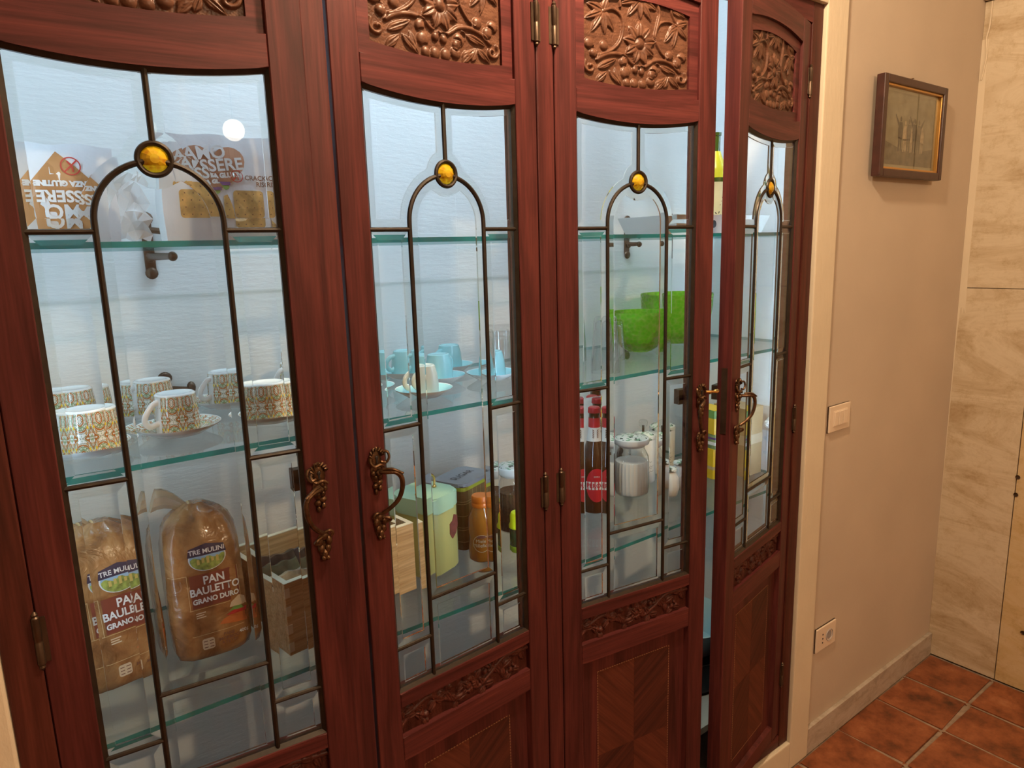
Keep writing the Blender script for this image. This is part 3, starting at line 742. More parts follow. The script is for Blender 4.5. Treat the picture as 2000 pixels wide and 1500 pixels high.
    D['hinge'] = mesh_from(bm, 'hinge', 'hinge', True)
    return D
WD = wood_meshes()
def handle_mesh(sg):
    # cast floral pull: rosette plate with keyhole, swan-neck bar, leafy lower rosette. sg=+1: bar swings to +x
    bm = bmesh.new(); zt_ = Z(-.297); zl = Z(-.447)
    H0 = zt_-zl
    # upper plate: scroll-edged
    blob(bm, (0, -.001, zt_-.019), (.0115, .0045, .020)); blob(bm, (0, -.001, zt_-.042), (.0105, .0045, .022))
    for k in range(7):
        a = PI*(.02+k*.16); tube(bm, bez([(.010*math.cos(a), -.003, zt_-.014+.010*math.sin(a)), (.013*math.cos(a), -.0065, zt_-.012+.013*math.sin(a)), (.009*math.cos(a+.3), -.0075, zt_-.013+.0085*math.sin(a+.3))], 4), lambda t: .0027*(1-.4*t), 6)
    tube(bm, bez([(-.010, -.004, zt_-.010), (-.013, -.007, zt_-.022), (-.006, -.009, zt_-.030), (.004, -.010, zt_-.028), (.012, -.008, zt_-.034)], 6), .0026, 6)
    tube(bm, bez([(sg*.010, -.004, zt_-.008), (sg*.018, -.010, zt_-.008), (sg*.020, -.012, zt_-.018), (sg*.014, -.011, zt_-.026), (sg*.006, -.009, zt_-.024)], 6), .0024, 6)
    for k in range(6):
        a = k*PI/3; blob(bm, (.0075*math.cos(a), -.0058, zt_-.042+.009*math.sin(a)), (.0045, .0035, .0055), 8, 5)
    blob(bm, (0, -.009, zt_-.042), (.0052, .005, .0052), 8, 6)
    for k in range(4): blob(bm, ((-1)**k*.004, -.004, zt_-.060-.005*k), (.006-.0009*k, .0035, .0055), 8, 5)
    # bar
    pts = bez([(0, -.006, zt_-.040), (sg*.006, -.020, zt_-.039), (sg*.020, -.030, zt_-.040), (sg*.029, -.033, zt_-.050), (sg*.030, -.033, zt_-.068), (sg*.024, -.029, zt_-.088), (sg*.013, -.020, zt_-.103), (sg*.003, -.010, zt_-.113)], 6)
    tube(bm, pts, lambda t: .0044-.0012*abs(t-.4), 8); 
    tube(bm, bez([(sg*.004, -.018, zt_-.034), (sg*.016, -.031, zt_-.034), (sg*.031, -.037, zt_-.043)], 5), lambda t: .0028*(1-.3*t), 6)
    # lower rosette: leaf drop
    blob(bm, (0, -.001, zl+.024), (.0105, .0045, .024))
    for k, (dx, dz, rx, rz) in enumerate(((0, .040, .009, .008), (-.007, .032, .006, .009), (.007, .032, .006, .009), (-.005, .020, .0055, .008), (.005, .019, .0055, .008), (0, .010, .005, .009), (-.003, .004, .004, .005), (.004, .003, .0035, .004))):
        blob(bm, (dx, -.005, zl+dz), (rx, .0045, rz), 8, 6)
    tube(bm, bez([(sg*.002, -.008, zl+.046), (-sg*.008, -.010, zl+.050), (-sg*.014, -.008, zl+.044), (-sg*.011, -.006, zl+.038)], 5), .0025, 6)
    tube(bm, bez([(sg*.002, -.006, zl+.040), (sg*.012, -.012, zl+.038), (sg*.016, -.012, zl+.033), (sg*.009, -.007, zl+.029)], 5), .0026, 6)
    return mesh_from(bm, 'handle', 'bronze', True)
HND = {1: handle_mesh(1), -1: handle_mesh(-1)}
def keyhole_mesh():
    bm = bmesh.new(); z = Z(-.297)-.016; blob(bm, (0, -.0062, z), (.003, .001, .0035), 8, 5); box(bm, -.0014, .0014, -.0068, -.0055, z-.009, z-.001)
    return mesh_from(bm, 'keyhole', 'black')
KEYH = keyhole_mesh()
LATCH = {1: (1, 0), 3: (1, 0)}
def make_door(k):
    left = k in (1, 3)
    d = obj('door', WD['stile_l'], None, cab)
    off = 0 if left else -W
    d.location = (HX[k], 0, 0); d.rotation_euler = (0, 0, -math.radians(ANG[k]) if left else math.radians(ANG[k]))
    # the door object itself is its left stile; shift its mesh by a copy when the hinge is on the right
    if not left:
        me = WD['stile_l'].copy(); me.transform(Matrix.Translation((-W, 0, 0))); d.data = me
    def sub(name, me, loc=(0, 0, 0), rot=None): return obj(name, me, None, d, loc=(loc[0]+off, loc[1], loc[2]), rot=rot)
    sub('stile', WD['stile_r'])
    for r in ('rail_top', 'rail_mid', 'rail_1', 'rail_2', 'rail_3'): sub('rail', WD[r])
    sub('carved_panel', CARVED); sub('carved_strip', STRIP); sub('lower_panel', WD['lower_panel'])
    for v in ('va', 'vb', 'vc', 'vd'): sub('veneer', WD[v])
    o = sub('dotted_inlay', WD['inlay']); o['kind'] = 'stuff'
    sub('glazing_bead', BEADM)
    for me in PANES.values(): sub('glass_pane', me)
    for me in CAMES: sub('lead_came', me)
    o = sub('jewel', JEWEL, (cU, GY-.003, JZ), (PI/2, 0, 0)); o['label'] = 'faceted round amber glass jewel'
    sub('jewel_ring', JRING, (cU, GY-.003, JZ))
    hx = W-.030 if left else .030
    sub('handle', HND[-1 if left else 1], (hx, 0, 0)); sub('keyhole', KEYH, (hx, 0, 0))
    for z in (.34, -.500, -1.25): sub('hinge', WD['hinge'], ((-.001 if left else W+.001), -.0035, Z(z)))
    # rim lock on the inside of the meeting stile
    x0 = (W-ST-.012) if left else .006
    bm = B(x0, x0+ST-.004, TH+.0005, TH+.018, Z(-.345), Z(-.312), bev=.001); sub('lock_case', mesh_from(bm, 'lock_case', 'hinge'))
    if k == 1:
        bm = bmesh.new(); box(bm, W-.004, W+.0365, .012, TH-.002, Z(-1.39), Z(.505), bev=.003); sub('meeting_strip', mesh_from(bm, 'meeting_strip', 'wood_v'))
    if k == 3:
        bm = bmesh.new(); tube(bm, bez([(W-.022, -.010, Z(-.313)), (W-.005, -.014, Z(-.314)), (W+.012, -.012, Z(-.317)), (W+.020, -.006, Z(-.315)), (W+.012, .000, Z(-.318)), (W-.004, -.004, Z(-.319))], 6), .003, 8)
        sub('latch_hook', mesh_from(bm, 'latch_hook', 'brass', True))
    if k == 4:
        bm = B(-.0012, .001, .010, TH-.010, Z(-.42), Z(-.27), bev=.0004); sub('lock_plate', mesh_from(bm, 'lock_plate', 'hinge'))
    return d
for k in (1, 2, 3, 4): make_door(k)

# ------------------------------------------------------------------ lamps
def lamps():
    t = thing('cabinet_lamp', 'cool white tube lamp under the top of the cabinet niche', 'lamp', (.84, .066, 2.74))
    obj('housing', B(-.62, .62, -.03, .03, -.035, 0, bev=.003), 'white_plastic', t)
    bm = bmesh.new(); tube(bm, [(-.56, 0, 0), (.56, 0, 0)], .013, 14); obj('tube', bm, emis('tube_light', COOL, TUBE_STRENGTH), t, loc=(0, 0, -.058))
    for x in (-.575, .575): obj('socket', B(x-.018, x+.018, -.016, .016, -.075, -.034, bev=.003), 'white_plastic', t)
    em = emis('fill_strip_glow', COOL, FILL_STRENGTH)  # glowing strips added out of sight to brighten the lower niche
    for x, lab in ((HX[1]-.012, 'added cool fill strip unseen behind the hinge jamb by the cracker packets'), ((HX[2]+HX[3])/2, 'added cool fill strip unseen behind the mullion'), (HX[4]+.012, 'added cool fill strip unseen behind the jamb by the white tray')):
        t = thing('fill_strip', lab, 'lamp', (x, .0403, 0), 0, 'added cabinet fill strips')
        obj('backing', B(-.005, .005, 0, .0015, .965, 2.18), 'white_plastic', t); obj('fill_face', B(-.004, .004, .0016, .0030, .97, 2.17), em, t)
    bm = bmesh.new(); tube(bm, bez([(1.464, .066, 2.725), (1.60, .14, 2.64), (1.752, .22, 2.38), (1.765, .22, 2.28), (1.79, .23, 2.20), (1.85, .25, 2.16), (1.905, .28, 2.20)], 8), .0042, 8)
    tag(obj('power_cable', bm, 'white_plastic', smooth=True), 'white lamp cable hanging in a loop inside the cabinet top', 'cable')
    # pendant with frosted globe, seen mirrored in the glass
    gx, gy, gz = GLOBE_POS
    t = thing('pendant_lamp', 'round white glowing globe lamp hanging behind, mirrored in the glass pane', 'lamp', (gx, gy, 3.149))
    bm = bmesh.new(); lathe(bm, [(0, 0), (.05, 0), (.05, -.012), (.02, -.03), (0, -.03)], 20); obj('canopy', bm, 'white_plastic', t)
    bm = bmesh.new(); tube(bm, [(0, 0, -.02), (0, 0, gz-3.149+.055)], .003, 6); obj('cord', bm, 'black', t)
    bm = bmesh.new(); blob(bm, (0, 0, gz-3.149), (.053, .053, .053), 24, 16); obj('globe', bm, emis('globe_light', (1, .82, .60), GLOBE_STRENGTH), t, smooth=True)
    # hanging lamp by the doors, and a farther lamp added as fill light
    for (cx, cy, cz), watts, lab in CEIL_LAMPS:
        t = thing('ceiling_lamp', lab, 'lamp', (cx, cy, 3.149), 0, 'hallway ceiling lamps')
        bm = bmesh.new(); lathe(bm, [(0, 0), (.06, 0), (.06, -.02), (.015, -.03), (.012, cz-3.149+.13), (.03, cz-3.149+.11), (0, cz-3.149+.11)], 24); obj('stem', bm, 'brass', t, smooth=True)
        bm = bmesh.new(); lathe(bm, [(.012, -.16), (.10, -.165), (.13, -.18), (.128, -.184), (.10, -.169), (.012, -.164)], 28, closed=True); obj('shade', bm, 'white_plastic', t, smooth=True, loc=(0, 0, cz-3.149+.28))
        ld = bpy.data.lights.new('bulb', 'POINT'); ld.energy = watts; ld.color = WARM; ld.shadow_soft_size = .055
        lo = bpy.data.objects.new('bulb', ld); link(lo, t); lo.location = (0, 0, cz-3.149)
lamps()

# ------------------------------------------------------------------ glass shelves and their brackets
def shelves():
    for z, lab in ((SH_TOP, 'thick glass shelf with teal edge carrying the cracker packets'), (SH_MID, 'thick glass shelf with teal edge carrying the upturned cups'), (SH_BOT, 'thick glass shelf with dark teal edge carrying the bread bags and jars')):
        bm = bmesh.new(); x0, x1 = NX0+.003, NX1-.003; t = .0085
        vs = [[bm.verts.new((x, y, zz)) for x, y in ((x0, SH_F), (x1, SH_F), (x1, SH_B), (x0, SH_B))] for zz in (z-t, z)]
        def f(v, mi): bm.faces.new(v).material_index = mi
        f(vs[1], 0); f(vs[0][::-1], 1)
        for i in range(4): j = (i+1) % 4; f((vs[0][i], vs[0][j], vs[1][j], vs[1][i]), 2)
        tag(obj('glass_shelf', bm, ['shelf', 'shelf_under', 'shelf_edge']), lab, 'shelf', 'glass shelves in the cabinet')
    def bracket_mesh(ar):
        bm = bmesh.new()
        box(bm, -.010, .010, -.006, 0, -.045, .055, bev=.003)
        blob(bm, (0, -.006, .058), (.014, .007, .013)); blob(bm, (0, -.006, -.048), (.012, .006, .012)); blob(bm, (0, -.012, -.020), (.008, .006, .008), 8, 5)
        tube(bm, bez([(0, -.004, -.014), (0, -ar*.3, -.016), (0, -ar*.8, -.0165), (0, -ar, -.0165)], 5), lambda t: .0075-.002*t, 8)
        blob(bm, (0, -ar-.005, -.0170), (.0085, .0085, .0085))
        tube(bm, bez([(0, -.004, .036), (.018, -.012, .034), (.044, -.016, .030)], 5), .006, 8); blob(bm, (.046, -.016, .034), (.009, .009, .013), 8, 6)
        return mesh_from(bm, 'shelf_bracket', 'hinge', True)
    me = bracket_mesh(.20); ms = bracket_mesh(.05)
    for x, z, lab in ((.283, SH_TOP, 'old bronze bracket between the two cracker packets holding the top shelf'), (1.632, SH_TOP, 'old bronze bracket on bare white wall holding the top shelf'), (.283, SH_MID, 'bronze bracket under the cup shelf behind the painted cups'), (1.632, SH_MID, 'bronze bracket under the cup shelf near the green bowls'), (.325, SH_BOT, 'dark bronze bracket under the bottom shelf below the bread'), (1.60, SH_BOT, 'dark bronze bracket under the bottom shelf below the white jars')):
        tag(obj('shelf_bracket', me if x < .4 and z != SH_MID else ms, None, loc=(x, NYB-.0005, z-.004)), lab, 'bracket', 'shelf brackets')
shelves()

# ------------------------------------------------------------------ cups
def copy_tree(o, parent=None):
    c = o.copy(); C.objects.link(c)
    if parent is not None: c.parent = parent
    for ch in o.children: copy_tree(ch, c)
    return c
def saucer_mesh(R, mat_top, mat_un):
    bm = bmesh.new()
    pr = [(0, .0035), (R*.56, .0035), (R*.64, .0060), (R*.82, .0125), (R*.98, .0175), (R, .0185), (R*.985, .0165), (R*.80, .0095), (R*.58, .0015), (R*.50, .0002), (R*.44, .0002), (R*.42, .0015), (0, .0015)]
    mis = [0]*4+[1]*8
    lathe(bm, pr, 44, mis=mis); return mesh_from(bm, 'saucer', [mat_top, mat_un], True)
def cup_mesh(rt, rb, h, mat_side, mat_in):
    # standing upside down on its rim: rim radius rt at z=0, foot radius rb at z=h
    bm = bmesh.new()
    pr = [(rt-.0035, .004), (rt-.0022, 0), (rt, .0006), (rt, .003), (rt*.985, h*.10), (rt*.95+rb*.05, h*.3), (rt*.6+rb*.4, h*.7), (rb*1.01, h*.955), (rb, h*.975), (rb-.002, h*.998), (rb-.004, h), (rb-.007, h*.985), (rb-.010, h*.968), (0, h*.965), (0, h*.93), (rb*.85, h*.92), (rt*.55+rb*.38, h*.5)]
    mis = [1, 1, 1, 0, 0, 0, 0, 1, 1, 1, 1, 1, 1, 1, 1, 1, 1]
    lathe(bm, pr[:14], 44, mis=mis[:13]); lathe(bm, [pr[14], pr[15], pr[16], pr[0]], 44, mi=1)
    return mesh_from(bm, 'cup_body', [mat_side, mat_in], True)
def handle_cup(pts, r, mat, flat=.6):
    bm = bmesh.new(); tube(bm, bez(pts, 8), r, 10, flat=flat); return mesh_from(bm, 'cup_handle', mat, True)
def painted_cup():
    rt, rb, h = .0355, .0315, .068
    t = thing('painted_cup', 'x', 'cup'); body = obj('cup_body', cup_mesh(rt, rb, h, 'majolica', 'white_cer'), None, t)
    # unpainted band that carries the handle
    bm = bmesh.new()
    for i in range(6):
        pass
    rows = []
    for zz in np.linspace(.004, h*.95, 8):
        k = zz/h; r = (rt*(1-k)+rb*k)+.0007+.0006*math.sin(PI*k)
        rows.append([bm.verts.new((r*math.cos(a), r*math.sin(a), zz)) for a in np.linspace(-.22, .22, 5)])
    for a, b in zip(rows[:-1], rows[1:]):
        for i in range(4): bm.faces.new((a[i], a[i+1], b[i+1], b[i]))
    obj('plain_band', bm, 'white_cer', t, smooth=True)
    obj('cup_handle', handle_cup([(rb-.001, 0, h*.84), (rb+.011, 0, h*.78), (rb+.024, 0, h*.56), (rb+.026, 0, h*.40), (rb+.018, 0, h*.28), (rt-.002, 0, h*.32)], .0036, 'white_cer', 1.4), None, t)
    return t
def blue_cup(mat):
    rt, rb, h = .0315, .0245, .062
    t = thing('espresso_cup', 'x', 'cup'); obj('cup_body', cup_mesh(rt, rb, h, mat, 'white_cer' if False else mat), None, t)
    obj('cup_handle', handle_cup([(rb, 0, h*.80), (rb+.010, 0, h*.80), (rb+.022, 0, h*.66), (rb+.024, 0, h*.46), (rb+.014, 0, h*.30), (rt-.003, 0, h*.34)], .0036, mat, 1.5), None, t)
    return t
def cups():
    SA = saucer_mesh(.068, 'majolica_plate', 'white_cer'); proto = painted_cup()
    spots = [((.108, .165), 205, 'painted cup upturned on its saucer beside the mahogany hinge stile', 'patterned saucer under the cup beside the hinge stile'),
             ((.112, .385), 215, 'painted cup half hidden behind the one beside the hinge stile', 'patterned saucer half hidden at the back by the hinge stile'),
             ((.240, .375), 196, 'painted cup directly under the hanging bracket, at the back', 'patterned saucer at the back under the hanging bracket'),
             ((.243, .200), 203, 'painted cup at the middle of the front row, handle over its saucer', 'wide patterned saucer at the middle of the front row'),
             ((.372, .375), 200, 'painted cup in the back row between two others, saucer overlapping the one ahead', 'patterned saucer in the back row under the lone cup'),
             ((.392, .185), 190, 'painted cup with yellow flowers at the end of the front row', 'patterned saucer at the shelf edge, end of the front row'),
             ((.520, .385), 200, 'painted cup at the end of the back row, near the meeting stile', 'patterned saucer at the end of the back row')]
    for i, ((x, y), a, l1, l2) in enumerate(spots):
        s = tag(obj('saucer', SA, None, loc=(x, y, SH_MID+.0002)), l2, 'saucer', 'painted saucers')
        c = proto if i == 0 else copy_tree(proto)
        c.location = (x, y, SH_MID+.0042); c.rotation_euler = (0, 0, math.radians(a)); tag(c, l1, 'cup', 'painted cups')
    SB = saucer_mesh(.059, 'blue_cer', 'white_cer'); pb = blue_cup('blue_cer'); pc = blue_cup('cream_cer')
    spots = [((.786, .400), 185, 0, 'pale blue cup at the back with its handle turned to the meeting stile', 'pale blue saucer at the back near the meeting stile'),
             ((.706, .172), 190, 1, 'cream cup upturned on a pale blue saucer at the shelf edge', 'pale blue saucer under the cream cup'),
             ((.812, .285), 20, 0, 'pale blue cup standing right behind the cream cup', 'pale blue saucer right behind the cream cup'),
             ((.912, .400), 195, 0, 'pale blue cup furthest back, against the white wall', 'pale blue saucer furthest back against the wall'),
             ((.920, .230), 60, 0, 'pale blue cup in front of the glass tumblers', 'pale blue saucer in front of the glass tumblers'),
             ((.632, .285), 170, 0, 'pale blue cup mostly hidden by the meeting stile', 'pale blue saucer mostly hidden by the meeting stile')]
    used = [False, False]
    for (x, y), a, kind, l1, l2 in spots:
        tag(obj('saucer', SB, None, loc=(x, y, SH_MID+.0002)), l2, 'saucer', 'pale blue saucers')
        p = (pb, pc)[kind]; c = copy_tree(p) if used[kind] else p; used[kind] = True
        c.location = (x, y, SH_MID+.0042); c.rotation_euler = (0, 0, math.radians(a)); tag(c, l1, 'cup', 'espresso cups')
cups()

# ------------------------------------------------------------------ glasses and green bowls
def tumbler_mesh(rt, rb, h, base=.010):
    # upside down: rim at the shelf, heavy base on top
    bm = bmesh.new(); lathe(bm, [(rt-.002, 0), (rt, 0), (rt*.97+rb*.03, h*.2), (rb, h-.006), (rb-.004, h), (0, h), ], 36)
    lathe(bm, [(rt-.002, 0), ((rt*.97+rb*.03)-.0025, h*.2), (rb-.003, h-base-.004), (rb-.008, h-base), (0, h-base)], 36)
    return mesh_from(bm, 'glass_tumbler', 'tumbler', True)
a = tumbler_mesh(.038, .033, .10, .018); b = tumbler_mesh(.034, .027, .132); c = tumbler_mesh(.032, .027, .10)
for me, x, y, lab in ((a, 1.008, .33, 'short heavy glass tumbler upturned behind the blue cup'), (a, 1.082, .395, 'short heavy glass tumbler upturned against the wall by the mullion'), (a, 1.045, .235, 'short heavy glass tumbler upturned beside the mullion'),
                      (b, 1.165, .110, 'tall clear glass upturned at the shelf edge beside the mullion'), (b, 1.235, .30, 'tall clear glass upturned behind the one at the shelf edge'), (c, 1.315, .235, 'clear tumbler upturned in front of the small green bowl')):
    tag(obj('glass_tumbler', me, None, loc=(x, y, SH_MID+.0003)), lab, 'glass', 'upturned glasses')
def greenmat():
    m = bpy.data.materials.new('green_acrylic'); m.use_nodes = True; t = m.node_tree; t.nodes.remove(t.nodes['Principled BSDF']); L = t.links.new
    tc = t.nodes.new('ShaderNodeTexCoord'); v = t.nodes.new('ShaderNodeTexVoronoi'); v.inputs['Scale'].default_value = 95; L(tc.outputs['Object'], v.inputs['Vector'])
    bp = t.nodes.new('ShaderNodeBump'); bp.inputs['Strength'].default_value = .55; bp.inputs['Distance'].default_value = .004; L(v.outputs['Distance'], bp.inputs['Height'])
    r = ramp(t, [(.05, (.30, .85, .03)), (.5, (.45, .96, .06)), (.8, (.68, 1.0, .20))]); L(v.outputs['Distance'], r.inputs['Fac'])
    tl = t.nodes.new('ShaderNodeBsdfTranslucent'); df = t.nodes.new('ShaderNodeBsdfDiffuse'); L(r.outputs[0], tl.inputs[0]); L(r.outputs[0], df.inputs[0])
    tr = t.nodes.new('ShaderNodeBsdfTransparent'); tr.inputs[0].default_value = (.62, .98, .16, 1); gl = t.nodes.new('ShaderNodeBsdfGlossy'); gl.inputs['Roughness'].default_value = .08
    for n in (df, gl, tl): L(bp.outputs[0], n.inputs['Normal'])
    a1 = t.nodes.new('ShaderNodeMixShader'); a1.inputs[0].default_value = .5; L(tl.outputs[0], a1.inputs[1]); L(df.outputs[0], a1.inputs[2])
    a2 = t.nodes.new('ShaderNodeMixShader'); a2.inputs[0].default_value = .48; L(tr.outputs[0], a2.inputs[1]); L(a1.outputs[0], a2.inputs[2])
    a3 = t.nodes.new('ShaderNodeMixShader'); fr = t.nodes.new('ShaderNodeFresnel'); fr.inputs[0].default_value = 1.4; L(bp.outputs[0], fr.inputs['Normal']); L(fr.outputs[0], a3.inputs[0]); L(a2.outputs[0], a3.inputs[1]); L(gl.outputs[0], a3.inputs[2])
    L(a3.outputs[0], t.nodes['Material Output'].inputs['Surface']); return m
M['green'] = greenmat()
def bowl_mesh(R, h):
    bm = bmesh.new(); pr = [(0, .003), (R*.36, .003), (R*.42, 0), (R*.46, .001), (R*.66, h*.11), (R*.83, h*.28), (R*.94, h*.52), (R*.985, h*.76), (R, h*.98), (R-.001, h), (R-.003, h*.985), (R*.98-.003, h*.76), (R*.93-.003, h*.52), (R*.82-.003, h*.29), (R*.64, h*.13), (R*.42, .007), (0, .007)]
    lathe(bm, pr, 48); return mesh_from(bm, 'green_bowl', 'green', True)
tag(obj('green_bowl', bowl_mesh(.078, .112), None, loc=(1.475, .290, SH_MID+.0003)), 'small lime green hammered bowl overlapped by a taller one', 'bowl', 'lime green bowls')
tag(obj('green_bowl', bowl_mesh(.108, .148), None, loc=(1.688, .335, SH_MID+.0003)), 'tall wide lime green hammered bowl beside the niche side wall', 'bowl', 'lime green bowls')

# ------------------------------------------------------------------ cracker packets
M['packet'] = plain('white_packet_film', (.86, .88, .90), .28, coat=.4, bump=.5, bscale=30)
M['kraft_print'] = plain('brown_print', (.50, .24, .09), .35, var=.08)
M['heart_print'] = plain('heart_print', (.55, .28, .18), .35)
M['white_print'] = plain('white_print', (.85, .84, .82), .4)
M['brown_text'] = plain('brown_text', (.20, .08, .04), .4)
M['red_print'] = plain('red_print', (.55, .03, .03), .4)
M['purple_print'] = plain('purple_print', (.13, .05, .22), .4)
M['green_print'] = plain('green_print', (.18, .36, .08), .4)
def crackermat():
    m = plain('cracker_print', (.66, .40, .13), .4, var=.28, vscale=70); return m
M['cracker'] = crackermat()
def packet_mesh(wd, dp, h, crimp=True, seed=1):
    r_ = random.Random(seed); bm = bmesh.new(); nx, nz = 14, 10
    def g(u, v):   # bulge of a filled bag
        return .55+.45*(math.sin(PI*min(max(u, .02), .98))**.35)*(math.sin(PI*min(max(v, .02), .98))**.35)
    F_, K_ = [], []
    for j in range(nz+1):
        a, b = [], []
        for i in range(nx+1):
            u, v = i/nx, j/nz; k = g(u, v)
            jx = .0015*math.sin(9*v+seed)*(1 if i in (0, nx) else 0); jz = .002*math.sin(13*u+seed)*(1 if j == nz else 0)
            a.append(bm.verts.new((wd*(u-.5)+jx, -dp/2*k+.0010*math.sin(23*u+11*v+seed), h*v+jz))); b.append(bm.verts.new((wd*(u-.5)+jx, dp/2*k, h*v+jz)))
        F_.append(a); K_.append(b)
    for j in range(nz):
        for i in range(nx):
            bm.faces.new((F_[j][i], F_[j][i+1], F_[j+1][i+1], F_[j+1][i])); bm.faces.new((K_[j][i], K_[j+1][i], K_[j+1][i+1], K_[j][i+1]))
        bm.faces.new((F_[j][0], F_[j+1][0], K_[j+1][0], K_[j][0])); bm.faces.new((F_[j][nx], K_[j][nx], K_[j+1][nx], F_[j+1][nx]))
    for i in range(nx):
        bm.faces.new((F_[0][i], K_[0][i], K_[0][i+1], F_[0][i+1])); bm.faces.new((F_[nz][i], F_[nz][i+1], K_[nz][i+1], K_[nz][i]))
    return bm
def heart_pts(cx, cz, s):
    out = []
    for k in range(40):
        a = 2*PI*k/40; x = 16*math.sin(a)**3; z = 13*math.cos(a)-5*math.cos(2*a)-2*math.cos(3*a)-math.cos(4*a); j = 1+.015*math.sin(k*7.3)
        out.append((cx+x/16*s*j, cz+z/16*s*j*.92))
    return out
def round_rect(x0, x1, z0, z1, r, n=5):
    out = []
    for cx, cz, a0 in ((x1-r, z0+r, -PI/2), (x1-r, z1-r, 0), (x0+r, z1-r, PI/2), (x0+r, z0+r, PI)):
        for k in range(n+1): a = a0+PI/2*k/n; out.append((cx+r*math.cos(a), cz+r*math.sin(a)))
    return out
def no_wheat(name, cx, cz, r, parent, bvh, rot=0):
    bm = ring_bm(cx, cz, r, r*.13, 24)
    for a, b in (((-.62, -.62), (.62, .62)), ((-.30, .55), (.12, -.05)), ((.12, -.05), (.2, -.62))):
        dx, dz = b[0]-a[0], b[1]-a[1]; L_ = math.hypot(dx, dz); px, pz = -dz/L_*.08, dx/L_*.08
        bm.faces.new([bm.verts.new((cx+r*x, 0, cz+r*z)) for x, z in ((a[0]+px, a[1]+pz), (a[0]-px, a[1]-pz), (b[0]-px, b[1]-pz), (b[0]+px, b[1]+pz))])
    return decal(name, bm, 'red_print', parent, bvh, lift=.0026, cuts=0)
def crackers():
    # right packet
    wd, h = .196, .178
    t = thing('cracker_packet', 'white cracker packet with brown heart and pictured square crackers, upright', 'packet', (.364, .255, SH_TOP+.0004), 0, 'cracker packets')
    bm = packet_mesh(wd, .075, h, seed=2); bmesh.ops.recalc_face_normals(bm, faces=bm.faces[:]); bv = BVHTree.FromBMesh(bm)
    obj('wrapper', bm, 'packet', t, smooth=True)
    ox = .364
    X = lambda x: .280+(x-345)*.000848-ox; Zl = lambda y: .024+(445-y)*.000813
    decal('heart_print', poly_bm(heart_pts(X(428), Zl(322), .052)), 'heart_print', t, bv, .0008, cuts=2)
    for s, x, y, sz in (('AMO', 412, 294, .030), ('ESSERE', 434, 318, .028), ('SENZA GLUTINE', 440, 338, .0105)):
        decal('lettering', place(text_mesh(s, sz, .0007), X(x), Zl(y), .10), 'white_print', t, bv, .0026)
    no_wheat('gluten_free_mark', X(469), Zl(338), .0105, t, bv)
    decal('brand_oval', poly_bm(ellipse(X(440), Zl(360), .011, .006)), 'green_print', t, bv, .0014, cuts=1)
    decal('brand_bar', poly_bm(rect(X(425), X(455), Zl(357), Zl(350))), 'purple_print', t, bv, .0018, cuts=1)
    for x in (388, 490, 566):
        x0, x1 = X(x-31), min(X(x+31), wd/2-.004); c_ = decal('pictured_cracker', poly_bm(round_rect(x0, x1, Zl(424), Zl(367), .006)), 'cracker', t, bv, .001, cuts=2)
        bm = bmesh.new()
        for i in range(4):
            for j in range(4):
                xx = x0+(x1-x0)*(i+.5+.3*(j % 2)-.15)/4; zz = Zl(424)+(Zl(367)-Zl(424))*(j+.5)/4
                bm.faces.new([bm.verts.new((xx+.0011*math.cos(a), 0, zz+.0011*math.sin(a))) for a in np.linspace(0, 2*PI, 7)[:-1]])
        decal('cracker_holes', bm, 'brown_text', t, bv, .0016)
    for s, x, y in (('CRACKERS', 518, 341), ('RISO', 522, 354)): decal('lettering', place(text_mesh(s, .0115, .0002), X(x), Zl(y)), 'brown_text', t, bv, .0014)
    # left packet, upside down
    wd, h = .150, .148
    t = thing('cracker_packet', 'cracker packet standing upside down, ochre panel with white letters', 'packet', (.122, .24, SH_TOP+.0004), 0, 'cracker packets')
    bm = packet_mesh(wd, .07, h, seed=5); bmesh.ops.recalc_face_normals(bm, faces=bm.faces[:]); bv = BVHTree.FromBMesh(bm)
    obj('wrapper', bm, 'packet', t, smooth=True)
    X = lambda x: .070+(x-22)*.00058-.122; Zl = lambda y: .024+(447-y)*.000726
    decal('ochre_panel', poly_bm([(X(52), Zl(449)), (X(180), Zl(449)), (X(186), Zl(350)), (X(152), Zl(322)), (X(112), Zl(292)), (X(78), Zl(325)), (X(46), Zl(356))]), 'kraft_print', t, bv, .0008, cuts=2)
    for s, x, y, sz in (('AMO', 128, 412, .030), ('ESSERE', 117, 381, .0235), ('SENZA GLUTINE', 122, 356, .0105)):
        decal('lettering', place(text_mesh(s, sz, .0008), X(x), Zl(y), PI), 'white_print', t, bv, .0026)
    no_wheat('gluten_free_mark', X(141), Zl(321), .0135, t, bv)
    decal('edge_print', poly_bm(rect(X(33), X(42), Zl(312), Zl(290))), 'kraft_print', t, bv, .0009)
    bm = bmesh.new(); n = 10
    tag_pts = []
    # crumpled clear end of the film
    rows = []
    for j in range(7):
        rows.append([bm.verts.new((wd/2-.004+.052*i/5+.004*math.sin(3*j+i), .004*math.sin(2.1*i+1.7*j)+.012*(i/5)*math.sin(j*1.9), .006+.115*(j/6)*(1-.35*i/5)+.004*math.sin(i*2.2))) for i in range(6)])
    for p, q in zip(rows[:-1], rows[1:]):
        for i in range(5): bm.faces.new((p[i], p[i+1], q[i+1], q[i]))
    obj('clear_end', bm, 'film', t)
M['film'] = plain('clear_film', (.82, .84, .86), .12, coat=.5)
def filmmat():
    m = M['film']; t = m.node_tree; b = t.nodes['Principled BSDF']; pset(b, Alpha=.62); return m
filmmat()
crackers()

